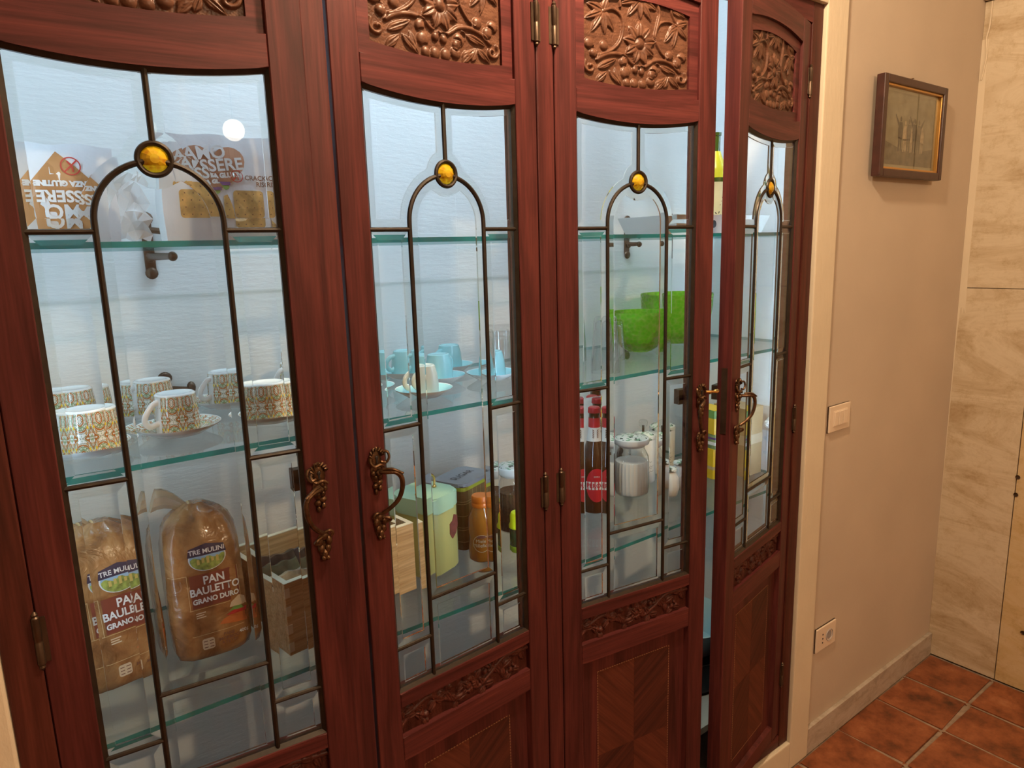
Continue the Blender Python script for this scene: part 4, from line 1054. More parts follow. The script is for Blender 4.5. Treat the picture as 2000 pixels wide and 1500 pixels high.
# ------------------------------------------------------------------ bread bags
def breadmat():
    m, t, b = nt('bread_bag'); L = t.links.new; tc = t.nodes.new('ShaderNodeTexCoord')
    n = t.nodes.new('ShaderNodeTexNoise'); n.inputs['Scale'].default_value = 17; n.inputs['Detail'].default_value = 7; n.inputs['Distortion'].default_value = .8; L(tc.outputs['Object'], n.inputs['Vector'])
    r = ramp(t, [(.3, (.16, .065, .022)), (.5, (.36, .17, .062)), (.7, (.50, .27, .11))]); L(n.outputs['Fac'], r.inputs['Fac']); L(r.outputs['Color'], b.inputs['Base Color'])
    n2 = t.nodes.new('ShaderNodeTexNoise'); n2.inputs['Scale'].default_value = 30; n2.inputs['Detail'].default_value = 3; n2.inputs['Distortion'].default_value = 1.5; L(tc.outputs['Object'], n2.inputs['Vector'])
    bp = t.nodes.new('ShaderNodeBump'); bp.inputs['Strength'].default_value = .7; bp.inputs['Distance'].default_value = .006; L(n2.outputs['Fac'], bp.inputs['Height']); L(bp.outputs['Normal'], b.inputs['Normal'])
    pset(b, Roughness=.22, Coat_Weight=.6, Coat_Roughness=.08); return m
M['bread'] = breadmat()
M['label_red'] = plain('label_redbrown', (.22, .055, .032), .35)
M['gold_line'] = plain('gold_line', (.62, .42, .20), .4)
M['sky_print'] = plain('sky_print', (.35, .55, .75), .4); M['hill_print'] = plain('hill_print', (.30, .36, .08), .4, var=.5, vscale=120); M['mill_print'] = plain('mill_print', (.62, .48, .14), .4)
M['navy_print'] = plain('navy_print', (.04, .035, .07), .4); M['orange_print'] = plain('orange_print', (.60, .16, .04), .4, var=.2); M['cream_print'] = plain('cream_print', (.72, .55, .36), .4)
def bread(loc, rz, lab, lean, seed):
    r_ = random.Random(seed)
    t = thing('bread_bag', lab, 'bread', loc, rz, 'bags of sliced bread')
    bm = bmesh.new(); n = 40; rings = []
    prof = [(0.000, .80, .78), (.006, .92, .90), (.02, .99, .98), (.06, 1, 1), (.11, .995, 1), (.16, .985, .98), (.195, .97, .95), (.222, .90, .86), (.240, .76, .68), (.252, .56, .46), (.259, .36, .30), (.263, .25, .25)]
    for z, a, b in prof:
        rg = []
        for k in range(n):
            th = 2*PI*k/n; c, s_ = math.cos(th), math.sin(th); e = .42 if z < .2 else .42+.5*(z-.2)/.06
            x = .066*a*math.copysign(abs(c)**e, c); y = .052*b*math.copysign(abs(s_)**e, s_)
            wv = 1+.014*math.sin(5*th+22*z+seed)+.012*math.sin(11*th-31*z+seed*2)
            if z > .2: wv += .10*((z-.2)/.06)*math.sin(9*th+seed)
            rg.append(bm.verts.new((x*wv, y*wv+lean*z, z*1.04)))
        rings.append(rg)
    for a, b in zip(rings[:-1], rings[1:]):
        for k in range(n): bm.faces.new((a[k], a[(k+1) % n], b[(k+1) % n], b[k]))
    bm.faces.new(rings[0][::-1]); bm.faces.new(rings[-1])
    bmesh.ops.recalc_face_normals(bm, faces=bm.faces[:]); bv = BVHTree.FromBMesh(bm)
    obj('bag', bm, 'bread', t, smooth=True)
    # gathered tail of the bag, folded over
    bm = bmesh.new(); rows = []
    for j in range(6):
        q = j/5; rr = .010+.017*q
        rows.append([bm.verts.new((-.012-.052*q+rr*.25*math.cos(2*PI*k/16), lean*.262+.004+.02*q+rr*(1+.3*math.sin(k*3.1))*.55*math.sin(2*PI*k/16), .262+.022*math.sin(q*2.0)+rr*.8*math.cos(2*PI*k/16))) for k in range(16)])
    for a, b in zip(rows[:-1], rows[1:]):
        for k in range(16): bm.faces.new((a[k], a[(k+1) % 16], b[(k+1) % 16], b[k]))
    obj('gathered_tail', bm, 'bag_film', t, smooth=True)
    bm = bmesh.new(); tube(bm, [(-.010+.0, lean*.262+.013*math.cos(a), .262+.013*math.sin(a)) for a in np.linspace(0, 2*PI, 17)], .002, 6, caps=False); obj('tie', bm, 'gold_line', t)
    # printed oval emblem, title panel, small print
    decal('emblem_rim', poly_bm(ellipse(.004, .186, .0315, .0235)), 'white_print', t, bv, .0008, cuts=2)
    decal('emblem_sky', poly_bm(ellipse(.004, .185, .0295, .0215)), 'sky_print', t, bv, .0013, cuts=2)
    decal('emblem_hill', poly_bm([(x, min(z, .186+.003*math.sin(x*260))) for x, z in ellipse(.004, .185, .0290, .0210, 40)]), 'hill_print', t, bv, .0018, cuts=2)
    for k in range(5): decal('emblem_mill', poly_bm(rect(-.014+.008*k, -.0095+.008*k, .176+.002*(k % 2), .185+.002*(k % 3))), 'mill_print', t, bv, .0023)
    decal('emblem_banner', poly_bm([(-.0285, .191), (.0365, .191), (.0335, .2055), (.004, .2115), (-.0255, .2055)]), 'navy_print', t, bv, .0020, cuts=2)
    decal('lettering', place(text_mesh('TRE MULINI', .0115, .0002), .004, .1985), 'white_print', t, bv, .0026)
    decal('title_panel', poly_bm(rect(-.030, .050, .099, .158)), 'label_red', t, bv, .0008, cuts=3)
    for x0, x1, z0, z1 in ((-.062, .052, .0965, .0975), (.0505, .0515, .0965, .160), (-.062, -.034, .1595, .1605), (-.0345, -.0335, .0965, .1605), (-.062, .052, .0485, .0495)):
        decal('frame_line', poly_bm(rect(x0, x1, z0, z1)), 'gold_line', t, bv, .0012, cuts=3)
    for s, z, sz in (('PAN', .146, .0205), ('BAULETTO', .128, .0185), ('GRANO DURO', .111, .0125)):
        decal('lettering', place(text_mesh(s, sz, .0005, sx=.92), .010, z), 'white_print', t, bv, .0026)
    for k in range(3): decal('small_print', poly_bm(rect(-.026, -.010-.003*(k % 2), .0885-.004*k, .0905-.004*k)), 'cream_print', t, bv, .001)
    decal('lettering', place(text_mesh('400g', .0085, .0001), .050, .036), 'white_print', t, bv, .0012)
    for s, z in (('PANE', .040), ('MORBIDO', .0325), ('A FETTE', .025)): decal('lettering', place(text_mesh(s, .0078, .0002), .024, z), 'brown_text', t, bv, .0012)
    bm = poly_bm(round_rect(-.022, -.0015, .021, .041, .004)); decal('slice_mark', bm, 'cream_print', t, bv, .0009, cuts=1)
    bm = bmesh.new()
    for i in range(2):
        for j in range(3): x, z = -.0195+.0095*i, .0245+.0055*j; bm.faces.new([bm.verts.new(v) for v in ((x, 0, z), (x+.0065, 0, z), (x+.0065, 0, z+.0015), (x, 0, z+.0015))])
    decal('slice_lines', bm, 'brown_text', t, bv, .0014)
    decal('pictured_sandwich', poly_bm([(.010, .060), (.058, .052), (.061, .070), (.036, .074), (.018, .068)]), 'orange_print', t, bv, .0010, cuts=2)
    decal('pictured_filling', poly_bm([(.022, .073), (.058, .071), (.060, .078), (.040, .081)]), 'red_print', t, bv, .0014, cuts=2)
    decal('pictured_leaf', poly_bm([(.028, .080), (.055, .077), (.050, .084), (.038, .086)]), 'green_print', t, bv, .0016, cuts=1)
    decal('pictured_slice', poly_bm([(.030, .086), (.060, .083), (.058, .098), (.048, .104), (.034, .095)]), 'cream_print', t, bv, .0010, cuts=2)
    return t
M['bag_film'] = plain('brown_bag_film', (.48, .30, .16), .2, coat=.5); pset(M['bag_film'].node_tree.nodes['Principled BSDF'], Alpha=.6)
bread((.262, .232, SH_BOT+.0005), math.radians(-4), 'bag of sliced bread with red title panel, beside the wooden crate', .10, 3)
bread((.118, .240, SH_BOT+.0005), math.radians(10), 'bag of sliced bread beside the hinge stile, partly behind a lead strip', .12, 8)

# ------------------------------------------------------------------ wooden crates
def crate(name, loc, rz, w_, d_, h, t_, lab):
    t = thing(name, lab, 'crate', loc, rz, 'pine crates')
    obj('front_board', B(0, w_, 0, t_, .001, h, bev=.0012), 'pine', t); obj('back_board', B(0, w_, d_-t_, d_, .001, h, bev=.0012), 'pine', t)
    for x in (0, w_-t_): obj('side_board', B(x, x+t_, t_+.0003, d_-t_-.0003, .001, h, bev=.0012), 'pine', t)
    obj('bottom_board', B(t_+.0003, w_-t_-.0003, t_+.0003, d_-t_-.0003, .001, .007), 'pine', t)
    for k in range(4): obj('finger_joint', B(-.0006, t_*.9, -.0006, .0006, .008+k*h/4, .008+k*h/4+h/8), 'pine_end', t)
    bm = bmesh.new()
    for a in ((-.0003, w_+.0003, -.0003, t_+.0003), (-.0003, w_+.0003, d_-t_, d_+.0003), (-.0003, t_, t_, d_-t_), (w_-t_, w_+.0003, t_, d_-t_)): box(bm, *a, h-.0005, h+.0012)
    obj('rim', bm, 'pine_end', t)
    return t
c1 = crate('pine_crate', (.362, .098, SH_BOT+.0003), math.radians(8.5), .195, .232, .139, .010, 'open pine crate with fine grain beside the bread, holding packets and a black tag')
crate('pine_crate', (.566, .166, SH_BOT+.0003), math.radians(6), .100, .20, .150, .010, 'narrow pine crate with bold grain next to the green tin')
def tagcard():
    t = thing('chalk_tag', 'small black chalkboard tag clipped in the pine crate, lettered BO', 'tag', (.462, .205, SH_BOT+.0083+.0003), math.radians(8.5))
    obj('stake', B(-.004, .004, 0, .003, 0, .12), 'pine', t)
    bm = bmesh.new(); prism(bm, place(poly_bm(rect(-.04, .04, -.017, .017)), 0, .142, .30) and [(x*math.cos(.30)-z*math.sin(.30), .142+x*math.sin(.30)+z*math.cos(.30)) for x, z in rect(-.042, .042, -.018, .018)], -.003, 0)
    obj('board', bm, 'slate', t)
    decal('lettering', place(text_mesh('BO', .022, .0003), .006, .141, .30), 'white_print', t, None, .0036)
M['slate'] = plain('slate_black', (.035, .04, .055), .6)
tagcard()
def sachet(loc, rz, tilt, col, lab, i):
    M['sachet%d' % i] = plain('sachet_%d' % i, col, .3, coat=.3, var=.3, vscale=30)
    o = obj('sachet', packet_mesh(.075, .016, .10, seed=i+9), 'sachet%d' % i, smooth=True, loc=loc); o.rotation_euler = (tilt, 0, rz)
    tag(o, lab, 'packet', 'packets in the crate')
sachet((.430, .245, SH_BOT+.0095), .15, -.25, (.10, .12, .08), 'dark green packet standing in the pine crate', 0)
sachet((.425, .195, SH_BOT+.0095), .15, -.20, (.33, .30, .24), 'grey-beige packet in front inside the pine crate', 1)
sachet((.435, .292, SH_BOT+.0095), .12, -.15, (.06, .055, .05), 'black packet at the back of the pine crate', 2)

# ------------------------------------------------------------------ tins, bottles and jars on the bottom shelf
M['sage'] = plain('sage_enamel', (.50, .48, .17), .35, coat=.2); M['sage_lid'] = plain('sage_lid_enamel', (.42, .62, .42), .3, coat=.2)
M['rust_label'] = plain('rust_label', (.20, .05, .035), .5, var=.3, vscale=80); M['grey_lid'] = plain('grey_lid', (.36, .36, .39), .4, metal=.2)
M['plaid'] = plain('brown_plaid', (.22, .12, .045), .4, var=.15); M['plaid_line'] = plain('plaid_line', (.46, .32, .14), .4); M['lime_line'] = plain('lime_band', (.50, .50, .05), .4)
def rounded_poly(pts, r, n=5):
    out = []; m = len(pts)
    for i in range(m):
        p0, p, p1 = (np.array(pts[j % m], float) for j in (i-1, i, i+1)); a = (p0-p)/np.linalg.norm(p0-p); b = (p1-p)/np.linalg.norm(p1-p)
        A, B_ = p+a*r, p+b*r
        for k in range(n+1): t = k/n; q = (1-t)**2*A+2*t*(1-t)*p+t*t*B_; out.append((q[0], q[1]))
    return out
def green_tin():
    t = thing('sage_tin', 'sage green rounded tin with wire handle and rust-red label', 'tin', (.744, .262, SH_BOT+.0003), math.radians(20))
    base = rounded_poly([(-.058, -.058), (.058, -.058), (.058, .058), (-.058, .058)], .032); h = .176
    bm = bmesh.new(); prism_z(bm, base, 0, h, bev=.002); obj('body', bm, 'sage', t)
    lid = rounded_poly([(-.0595, -.0595), (.0595, -.0595), (.0595, .0595), (-.0595, .0595)], .032)
    bm = bmesh.new(); prism_z(bm, lid, h-.034, h+.004, bev=.004, seg=3); obj('lid', bm, 'sage_lid', t)
    bm = bmesh.new(); tube(bm, bez([(-.03, -.005, h+.006), (-.028, -.006, h+.030), (0, -.008, h+.044), (.028, -.006, h+.030), (.03, -.005, h+.006)], 8), .0028, 8)
    for x in (-.03, .03): blob(bm, (x, -.005, h+.006), (.006, .005, .004), 8, 5)
    obj('wire_handle', bm, 'brass', t, smooth=True)
    bm = bmesh.new(); prism(bm, [(.026+.017*x, h-.078+.030*z) for x, z in ((-.8, -.5), (-.3, -.95), (.5, -.6), (.9, 0), (.8, .75), (.2, .9), (-.2, .45), (-.75, .3))], -.0594, -.0578)
    obj('label', bm, 'rust_label', t)
green_tin()
def sugar_tin():
    t = thing('sugar_tin', 'brown checked sugar tin with grey lid, between green tin and orange-capped bottle', 'tin', (.893, .334, SH_BOT+.0003), math.radians(22))
    a, b, h = .062, .046, .158
    base = rounded_poly([(-a, -b), (a, -b), (a, b), (-a, b)], .016, 4); bm = bmesh.new(); prism_z(bm, base, 0, h); obj('body', bm, 'plaid', t)
    bm = bmesh.new()
    for k in range(6):
        x = -a+.02+k*.017; box(bm, x-.0006, x+.0006, -b-.0004, -b+.0005, .002, h-.012)
    for k in range(3):
        y = -b+.022+k*.024; box(bm, -a-.0004, -a+.0005, y-.0006, y+.0006, .002, h-.012)
    for z in (.02, .05, .056, .085, .115, .121):
        q = rounded_poly([(-a-.0004, -b-.0004), (a+.0004, -b-.0004), (a+.0004, b+.0004), (-a-.0004, b+.0004)], .016, 4); prism_z(bm, q, z, z+.0012)
    obj('checked_lines', bm, 'plaid_line', t)
    q = rounded_poly([(-a-.0008, -b-.0008), (a+.0008, -b-.0008), (a+.0008, b+.0008), (-a-.0008, b+.0008)], .016, 4)
    bm = bmesh.new(); prism_z(bm, q, h-.010, h-.001); obj('band', bm, 'lime_line', t)
    q = rounded_poly([(-a-.0018, -b-.0018), (a+.0018, -b-.0018), (a+.0018, b+.0018), (-a-.0018, b+.0018)], .017, 4)
    bm = bmesh.new(); prism_z(bm, q, h-.0008, h+.008, bev=.003); obj('lid', bm, 'grey_lid', t)
    bm = text_mesh('SUGAR', .026, .0002)
    for v in bm.verts: x, z = v.co.x, v.co.z; v.co = Vector((x, z, h+.0085))
    obj('lettering', bm, 'black', t, recalc=False)
sugar_tin()
M['honey'] = plain('honey', (.42, .13, .012), .12, coat=.7); M['honey_neck'] = plain('honey_clear', (.20, .055, .016), .10, coat=.7); M['orange_cap'] = plain('orange_cap', (.80, .17, .008), .4)
M['yellow_cap'] = plain('yellow_cap', (.72, .68, .01), .4); M['dark_green'] = plain('dark_green_glass', (.02, .05, .015), .1, coat=.6); M['lime'] = plain('lime_plastic', (.45, .62, .03), .35)
def bottle(name, lab, loc, parts, cat='bottle', group=None):
    t = thing(name, lab, cat, loc, 0, group)
    for pn, prof, mat in parts:
        bm = bmesh.new(); lathe(bm, prof, 36); obj(pn, bm, mat, t, smooth=True)
    return t
t = bottle('honey_bottle', 'honey bottle with orange screw cap in front of the brown tin', (.862, .213, SH_BOT+.0003), [
    ('body', [(0, 0), (.026, 0), (.030, .004), (.031, .03), (.0285, .055), (.0305, .08), (.0285, .105), (.021, .122), (.0185, .128), (0, .128)], 'honey'),
    ('cap', [(0, .1285), (.0195, .1285), (.0205, .131), (.0205, .138), (.0198, .139), (.0205, .140), (.0205, .152), (.019, .155), (0, .155)], 'orange_cap')])
bm = ring_bm(0, .048, .021, .0012, 30)
def wrap(bm, R):
    for v in bm.verts: a_ = v.co.x/R; v.co = Vector((R*math.sin(a_), -R*math.cos(a_), v.co.z))
    return bm
VIEW = math.radians(38)      # labels turned toward the room
def wrapped(name, bm, R, mat, parent, rz=-.6):
    if name in ('label', 'label_bar'):
        bmesh.ops.triangulate(bm, faces=bm.faces[:]); bmesh.ops.subdivide_edges(bm, edges=bm.edges[:], cuts=5, use_grid_fill=True)
    o = obj(name, wrap(bm, R), mat, parent, recalc=False); o.rotation_euler = (0, 0, rz); return o
wrapped('label_ring', bm, .0316, 'cream_print', t); wrapped('lettering', place(text_mesh('Miele', .011), -.002, .054), .0317, 'cream_print', t); wrapped('lettering', place(text_mesh('Millefiori', .012), 0, .043), .0317, 'cream_print', t)
wrapped('label_bar', place(poly_bm(rect(-.011, .011, -.003, .003)), 0, .064), .0316, 'label_red', t)
bottle('lemon_bottle', 'small lime bottle with bright yellow cap beside the mullion', (.952, .190, SH_BOT+.0003), [
    ('base', [(0, 0), (.018, 0), (.021, .004), (.021, .016), (0, .016)], 'lime'), ('body', [(0, .0162), (.0205, .0162), (.0205, .052), (.016, .060), (0, .060)], 'dark_green'), ('cap', [(0, .0602), (.022, .0602), (.022, .066), (.019, .072), (.019, .090), (.016, .097), (.008, .100), (0, .100)], 'yellow_cap')], group='yellow capped bottles')
bottle('lemon_bottle', 'yellow-capped bottle standing behind the honey bottle', (.912, .262, SH_BOT+.0003), [
    ('base', [(0, 0), (.012, 0), (.015, .004), (.015, .016), (0, .016)], 'lime'), ('body', [(0, .0162), (.0145, .0162), (.0145, .072), (.012, .080), (0, .080)], 'dark_green'), ('cap', [(0, .0802), (.016, .0802), (.016, .086), (.0135, .092), (.0135, .110), (.010, .117), (0, .119)], 'yellow_cap')], group='yellow capped bottles')
M['coffee'] = plain('ground_coffee', (.13, .065, .03), .8, var=.4, vscale=160); M['sugar'] = plain('sugar', (.86, .85, .83), .8)
def fluted_jar(name, lab, loc, R, h, fill, fillh):
    t = thing(name, lab, 'jar', loc, 0, 'fluted jars with ceramic lids'); wob = lambda i, n, z: 1+.022*math.cos(i*2*PI/n*28)*(1 if .008 < z < h*.80 else 0)
    bm = bmesh.new(); lathe(bm, [(0, .003), (R*.9, .002), (R*.98, .006), (R, .02), (R, h*.66), (R*.96, h*.78), (R*.80, h*.90), (R*.76, h*.94), (R*.80, h)], 112, wob=wob); obj('glass', bm, 'jar_glass', t, smooth=True)
    bm = bmesh.new(); lathe(bm, [(0, .006), (R*.93, .006), (R*.955, .012), (R*.955, fillh*.9), (R*.9, fillh), (R*.4, fillh*.97), (0, fillh*.95)], 112, wob=wob); obj('contents', bm, fill, t, smooth=True)
    bm = bmesh.new(); lathe(bm, [(0, h-.004), (R*.78, h-.004), (R*.84, h+.002), (R*1.0, h+.004), (R*1.04, h+.010), (R*1.0, h+.019), (R*.93, h+.021), (R*.93, h+.020), (0, h+.020)], 40); l = obj('lid', bm, 'white_cer', t, smooth=True)
    bm = bmesh.new(); lathe(bm, [(R*.95, .0), (R*.90, .003), (R*.5, .007), (0, .009)], 36); obj('lid_pattern', bm, 'lid_pattern', l, smooth=True, loc=(0, 0, h+.0195))
    return t
fluted_jar('fluted_jar', 'fluted glass jar of dark coffee with painted ceramic lid', (1.024, .300, SH_BOT+.0003), .042, .150, 'coffee', .105)
fluted_jar('fluted_jar', 'fluted glass jar of white sugar with painted ceramic lid', (1.445, .290, SH_BOT+.0003), .050, .148, 'sugar', .100)
M['amber_bottle'] = plain('brown_beer_glass', (.060, .022, .007), .08, coat=.7); M['beer_red'] = plain('beer_red', (.55, .02, .03), .35); M['beer_white'] = plain('beer_white', (.82, .80, .78), .4); M['beer_cap'] = plain('crown_cap', (.45, .02, .03), .3, metal=.3)
def beer(loc, lab):
    t = thing('beer_bottle', lab, 'bottle', loc, 0, 'brown beer bottles')
    bm = bmesh.new(); lathe(bm, [(0, .004), (.030, 0), (.0355, .004), (.0365, .012), (.0365, .135), (.0355, .150), (.030, .172), (.021, .198), (.0165, .222), (.0148, .262), (.0148, .272), (.0160, .274), (.0160, .280), (.0135, .282), (0, .282)], 40); obj('glass', bm, 'amber_bottle', t, smooth=True)
    bm = bmesh.new(); lathe(bm, [(.0163, .275), (.0172, .276), (.0165, .288), (.013, .2905), (0, .291)], 21, wob=lambda i, n, z: 1+(.03*(i % 2) if z < .277 else 0)); obj('crown_cap', bm, 'beer_cap', t)
    bm = bmesh.new(); lathe(bm, [(.0212, .199), (.0170, .222), (.0160, .236)], 36); obj('neck_label', bm, 'beer_white', t, smooth=True)
    bm = bmesh.new(); lathe(bm, [(.0160, .2362), (.0153, .262)], 36); obj('neck_band', bm, 'beer_red', t, smooth=True)
    wrapped('label', poly_bm(ellipse(0, .082, .030, .047)), .0369, 'beer_red', t); wrapped('label_bar', poly_bm(rect(-.030, .030, .070, .092)), .0372, 'beer_white', t)
    wrapped('lettering', place(text_mesh('PERONI', .0165, .0004), 0, .081), .0374, 'beer_red', t); wrapped('lettering', place(text_mesh('BIRRA', .006), 0, .106), .0374, 'beer_white', t)
    for sx in (-1, 1):
        bm = bmesh.new()
        for k in range(5): bm.faces.new([bm.verts.new((sx*(.0035+x), 0, .206+.005*k+z)) for x, z in ((0, 0), (.004, .003), (.005, .007), (.001, .004))])
        wrapped('wheat_mark', bm, .0196, 'brown_text', t)
beer((1.272, .262, SH_BOT+.0003), 'brown beer bottle beside the mullion, red oval label half hidden'); beer((1.360, .340, SH_BOT+.0003), 'brown beer bottle with red neck band next to the white sugar jar')
M['script'] = plain('grey_script', (.18, .17, .17), .5)
def canister(loc, R, h, lab, knob):
    t = thing('ceramic_canister', lab, 'canister', loc, 0, 'white ceramic canisters')
    bm = bmesh.new(); lathe(bm, [(0, .002), (R*.94, 0), (R, .006), (R, h-.006), (R*.97, h), (0, h)], 40); obj('body', bm, 'white_cer', t, smooth=True)
    bm = bmesh.new(); lathe(bm, [(R*1.0, 0), (R*1.03, .004), (R*.99, .011), (R*.60, .018), (0, .020)], 36); obj('lid', bm, 'lid_pattern', t, smooth=True, loc=(0, 0, h+.0002))
    if knob:
        bm = bmesh.new(); lathe(bm, [(0, .0), (.004, .0), (.004, .012), (.012, .020), (.014, .028), (.012, .036), (0, .040)], 20); obj('glass_knob', bm, 'jar_glass', t, smooth=True, loc=(0, 0, h+.019))
        bm = bmesh.new(); lathe(bm, [(0, 0), (.004, 0), (.004, .020), (0, .020)], 12); obj('knob_pin', bm, 'hinge', t, loc=(0, 0, h+.019))
    bm = bmesh.new()
    for z, a in ((h*.50, .02), (h*.40, .026), (h*.36, .022), (h*.28, .026)):
        pts = [(-a+2*a*i/14, z+.0022*math.sin(i*2.4)) for i in range(15)]
        for p, q in zip(pts[:-1], pts[1:]): bm.faces.new([bm.verts.new(v) for v in ((p[0], 0, p[1]), (q[0], 0, q[1]), (q[0], 0, q[1]+.0012), (p[0], 0, p[1]+.0012))])
    wrapped('script_print', bm, R*1.004, 'script', t)
canister((1.555, .345, SH_BOT+.0003), .038, .135, 'white ceramic canister with clear glass knob behind the small shakers', True); canister((1.665, .365, SH_BOT+.0003), .040, .140, 'white ceramic canister with green lid near the yellow box', False)
def shaker(loc, lab):
    t = thing('salt_shaker', lab, 'shaker', loc, 0, 'white shakers')
    bm = bmesh.new(); lathe(bm, [(0, .001), (.020, 0), (.025, .006), (.028, .025), (.026, .055), (.019, .070), (.018, .073), (0, .073)], 64, wob=lambda i, n, z: 1+(.02*math.cos(i*2*PI/n*12) if .01 < z < .065 else 0)); obj('body', bm, 'white_cer', t, smooth=True)
    bm = bmesh.new(); lathe(bm, [(.0185, 0), (.022, .003), (.0205, .008), (.012, .012), (0, .013)], 30); obj('lid', bm, 'lid_pattern', t, smooth=True, loc=(0, 0, .0735))
shaker((1.512, .205, SH_BOT+.0003), 'small white ribbed shaker in front of the glass-knobbed canister'); shaker((1.585, .225, SH_BOT+.0003), 'small white ribbed shaker beside the other, nearer the yellow box')
M['yellow_card'] = plain('yellow_card', (.78, .50, .01), .4); M['mixed_card'] = plain('mixed_card', (.22, .30, .12), .4, var=.6, vscale=40); M['teal_card'] = plain('teal_card', (.06, .22, .22), .4)
def carton(name, lab, loc, rz, w_, d_, h, mat, bands, cat='box'):
    t = thing(name, lab, cat, loc, rz); obj('carton', B(-w_/2, w_/2, -d_/2, d_/2, 0, h, bev=.0012), mat, t)
    for z0, z1, m in bands: obj('printed_band', B(-w_/2-.0005, w_/2+.0005, -d_/2-.0005, d_/2+.0005, z0, z1), m, t)
    return t
carton('tea_box', 'bright yellow carton with printed bands in the gap between the doors', (1.752, .245, SH_BOT+.0003), math.radians(-12), .058, .09, .095, 'yellow_card', [(.030, .040, 'carton_tan')])
carton('tea_box', 'mixed colour carton lying on the yellow carton', (1.752, .245, SH_BOT+.0956), math.radians(-6), .062, .09, .045, 'mixed_card', [(.012, .022, 'white_print'), (.030, .036, 'purple_print')])
carton('tea_box', 'yellow and green carton topmost of its stack', (1.752, .245, SH_BOT+.1409), math.radians(-10), .060, .088, .075, 'yellow_card', [(.050, .0745, 'green_print')])
carton('tan_box', 'tall tan carton beside the niche side wall', (1.845, .215, SH_BOT+.0003), math.radians(0), .085, .12, .215, 'carton_tan', [(.10, .13, 'cream_print')])

# ------------------------------------------------------------------ things on the right end of the top shelf
def tray():
    t = thing('white_tray', 'white tapered plastic tray with round finger hole on the top shelf', 'tray', (1.655, .245, SH_TOP+.0003))
    w0, w1, d0, d1, h, k = .185, .205, .09, .105, .050, .004
    bm = bmesh.new()
    def rg(a, b, z): return [bm.verts.new(v) for v in ((-a, -b, z), (a, -b, z), (a, b, z), (-a, b, z))]
    o0, o1, i1, i0 = rg(w0, d0, 0), rg(w1, d1, h), rg(w1-k, d1-k, h), rg(w0-k, d0-k, k)
    for p, q in ((o0, o1), (o1, i1), (i1, i0)):
        for i in range(4): bm.faces.new((p[i], p[(i+1) % 4], q[(i+1) % 4], q[i]))
    bm.faces.new(o0[::-1]); bm.faces.new(i0); obj('body', bm, 'white_plastic', t)
    bm = bmesh.new(); lathe(bm, [(0, 0), (.010, 0), (.010, .002), (0, .002)], 20)
    obj('finger_hole', bm, 'black', t, loc=(-.048, -.0992, .026), rot=(PI/2, 0, 0))
tray()
M['oil_glass'] = plain('dark_oil_glass', (.045, .075, .012), .08, coat=.7); M['oil_label'] = plain('oil_label', (.55, .50, .28), .5, var=.12); M['yellow_green'] = plain('yellow_green_foil', (.58, .56, .03), .3)
t = bottle('oil_bottle', 'dark green oil bottle with yellow foil shoulder standing in the white tray', (1.700, .215, SH_TOP+.0048), [
    ('glass', [(0, .002), (.029, 0), (.032, .005), (.032, .165), (.030, .180), (.018, .205), (.0125, .222), (.0125, .262), (.015, .264), (.015, .272), (0, .273)], 'oil_glass'),
    ('foil', [(.0325, .150), (.0325, .168), (.0305, .181), (.0185, .206), (.0135, .222)], 'yellow_green'), ('label', [(.0325, .020), (.0325, .138)], 'oil_label')])
bm = bmesh.new()
for k in range(4): bm.faces.new([bm.verts.new(v) for v in ((-.018, 0, .104-.010*k), (.016-.003*k, 0, .104-.010*k), (.016-.003*k, 0, .107-.010*k), (-.018, 0, .107-.010*k))])
wrapped('label_print', bm, .0329, 'brown_text', t)
bm = bmesh.new()
for k in range(5): a = k*1.2; bm.faces.new([bm.verts.new((.012*math.cos(a+q)*s_, 0, .048+.012*math.sin(a+q)*s_)) for q, s_ in ((0, .2), (-.2, .7), (0, 1), (.2, .7))])
wrapped('olive_sprig', bm, .0329, 'black', t)
t = bottle('oil_bottle', 'oil bottle with gold foil top and plain tan label in the white tray', (1.800, .235, SH_TOP+.0048), [
    ('glass', [(0, .002), (.026, 0), (.029, .005), (.029, .150), (.026, .165), (.014, .190), (.012, .20), (.012, .232), (0, .233)], 'oil_glass'),
    ('foil', [(.0295, .140), (.0265, .166), (.0145, .191), (.0125, .20), (.0125, .2335), (0, .234)], 'brass'), ('label', [(.0295, .015), (.0295, .125)], 'carton_tan')])

# ------------------------------------------------------------------ low compartment seen through the open gap
def basin():
    M['basin'] = plain('pale_blue_enamel', (.38, .56, .60), .2, coat=.3)
    bm = bmesh.new(); lathe(bm, [(0, .003), (.085, 0), (.095, .006), (.130, .085), (.140, .098), (.142, .101), (.138, .102), (.126, .086), (.091, .010), (0, .008)], 44)
    tag(obj('basin', bm, 'basin', smooth=True, loc=(1.645, .245, .3955)), 'pale blue enamel basin in the low compartment behind the open doors', 'basin')
    bm = bmesh.new(); lathe(bm, [(0, .003), (.095, 0), (.115, .012), (.125, .11), (.128, .112), (.122, .111), (.112, .016), (0, .010)], 40)
    t = thing('dark_pan', 'black pan under the pale blue basin in the low compartment', 'pan', (1.645, .245, .283)); obj('body', bm, 'black', t, smooth=True)
    bm = bmesh.new(); tube(bm, bez([(.095, -.075, .09), (.16, -.10, .10), (.19, -.10, .10)], 5), .009, 8); obj('handle', bm, 'black', t, smooth=True)
    tag(obj('low_shelf', B(NX0+.0003, NX1-.0003, .05, NYB-.0003, .262, .2825), 'low_board'), 'grey-green painted board forming the low shelf behind the doors', 'shelf')
M['low_board'] = plain('grey_green_board', (.30, .33, .31), .6)
basin()

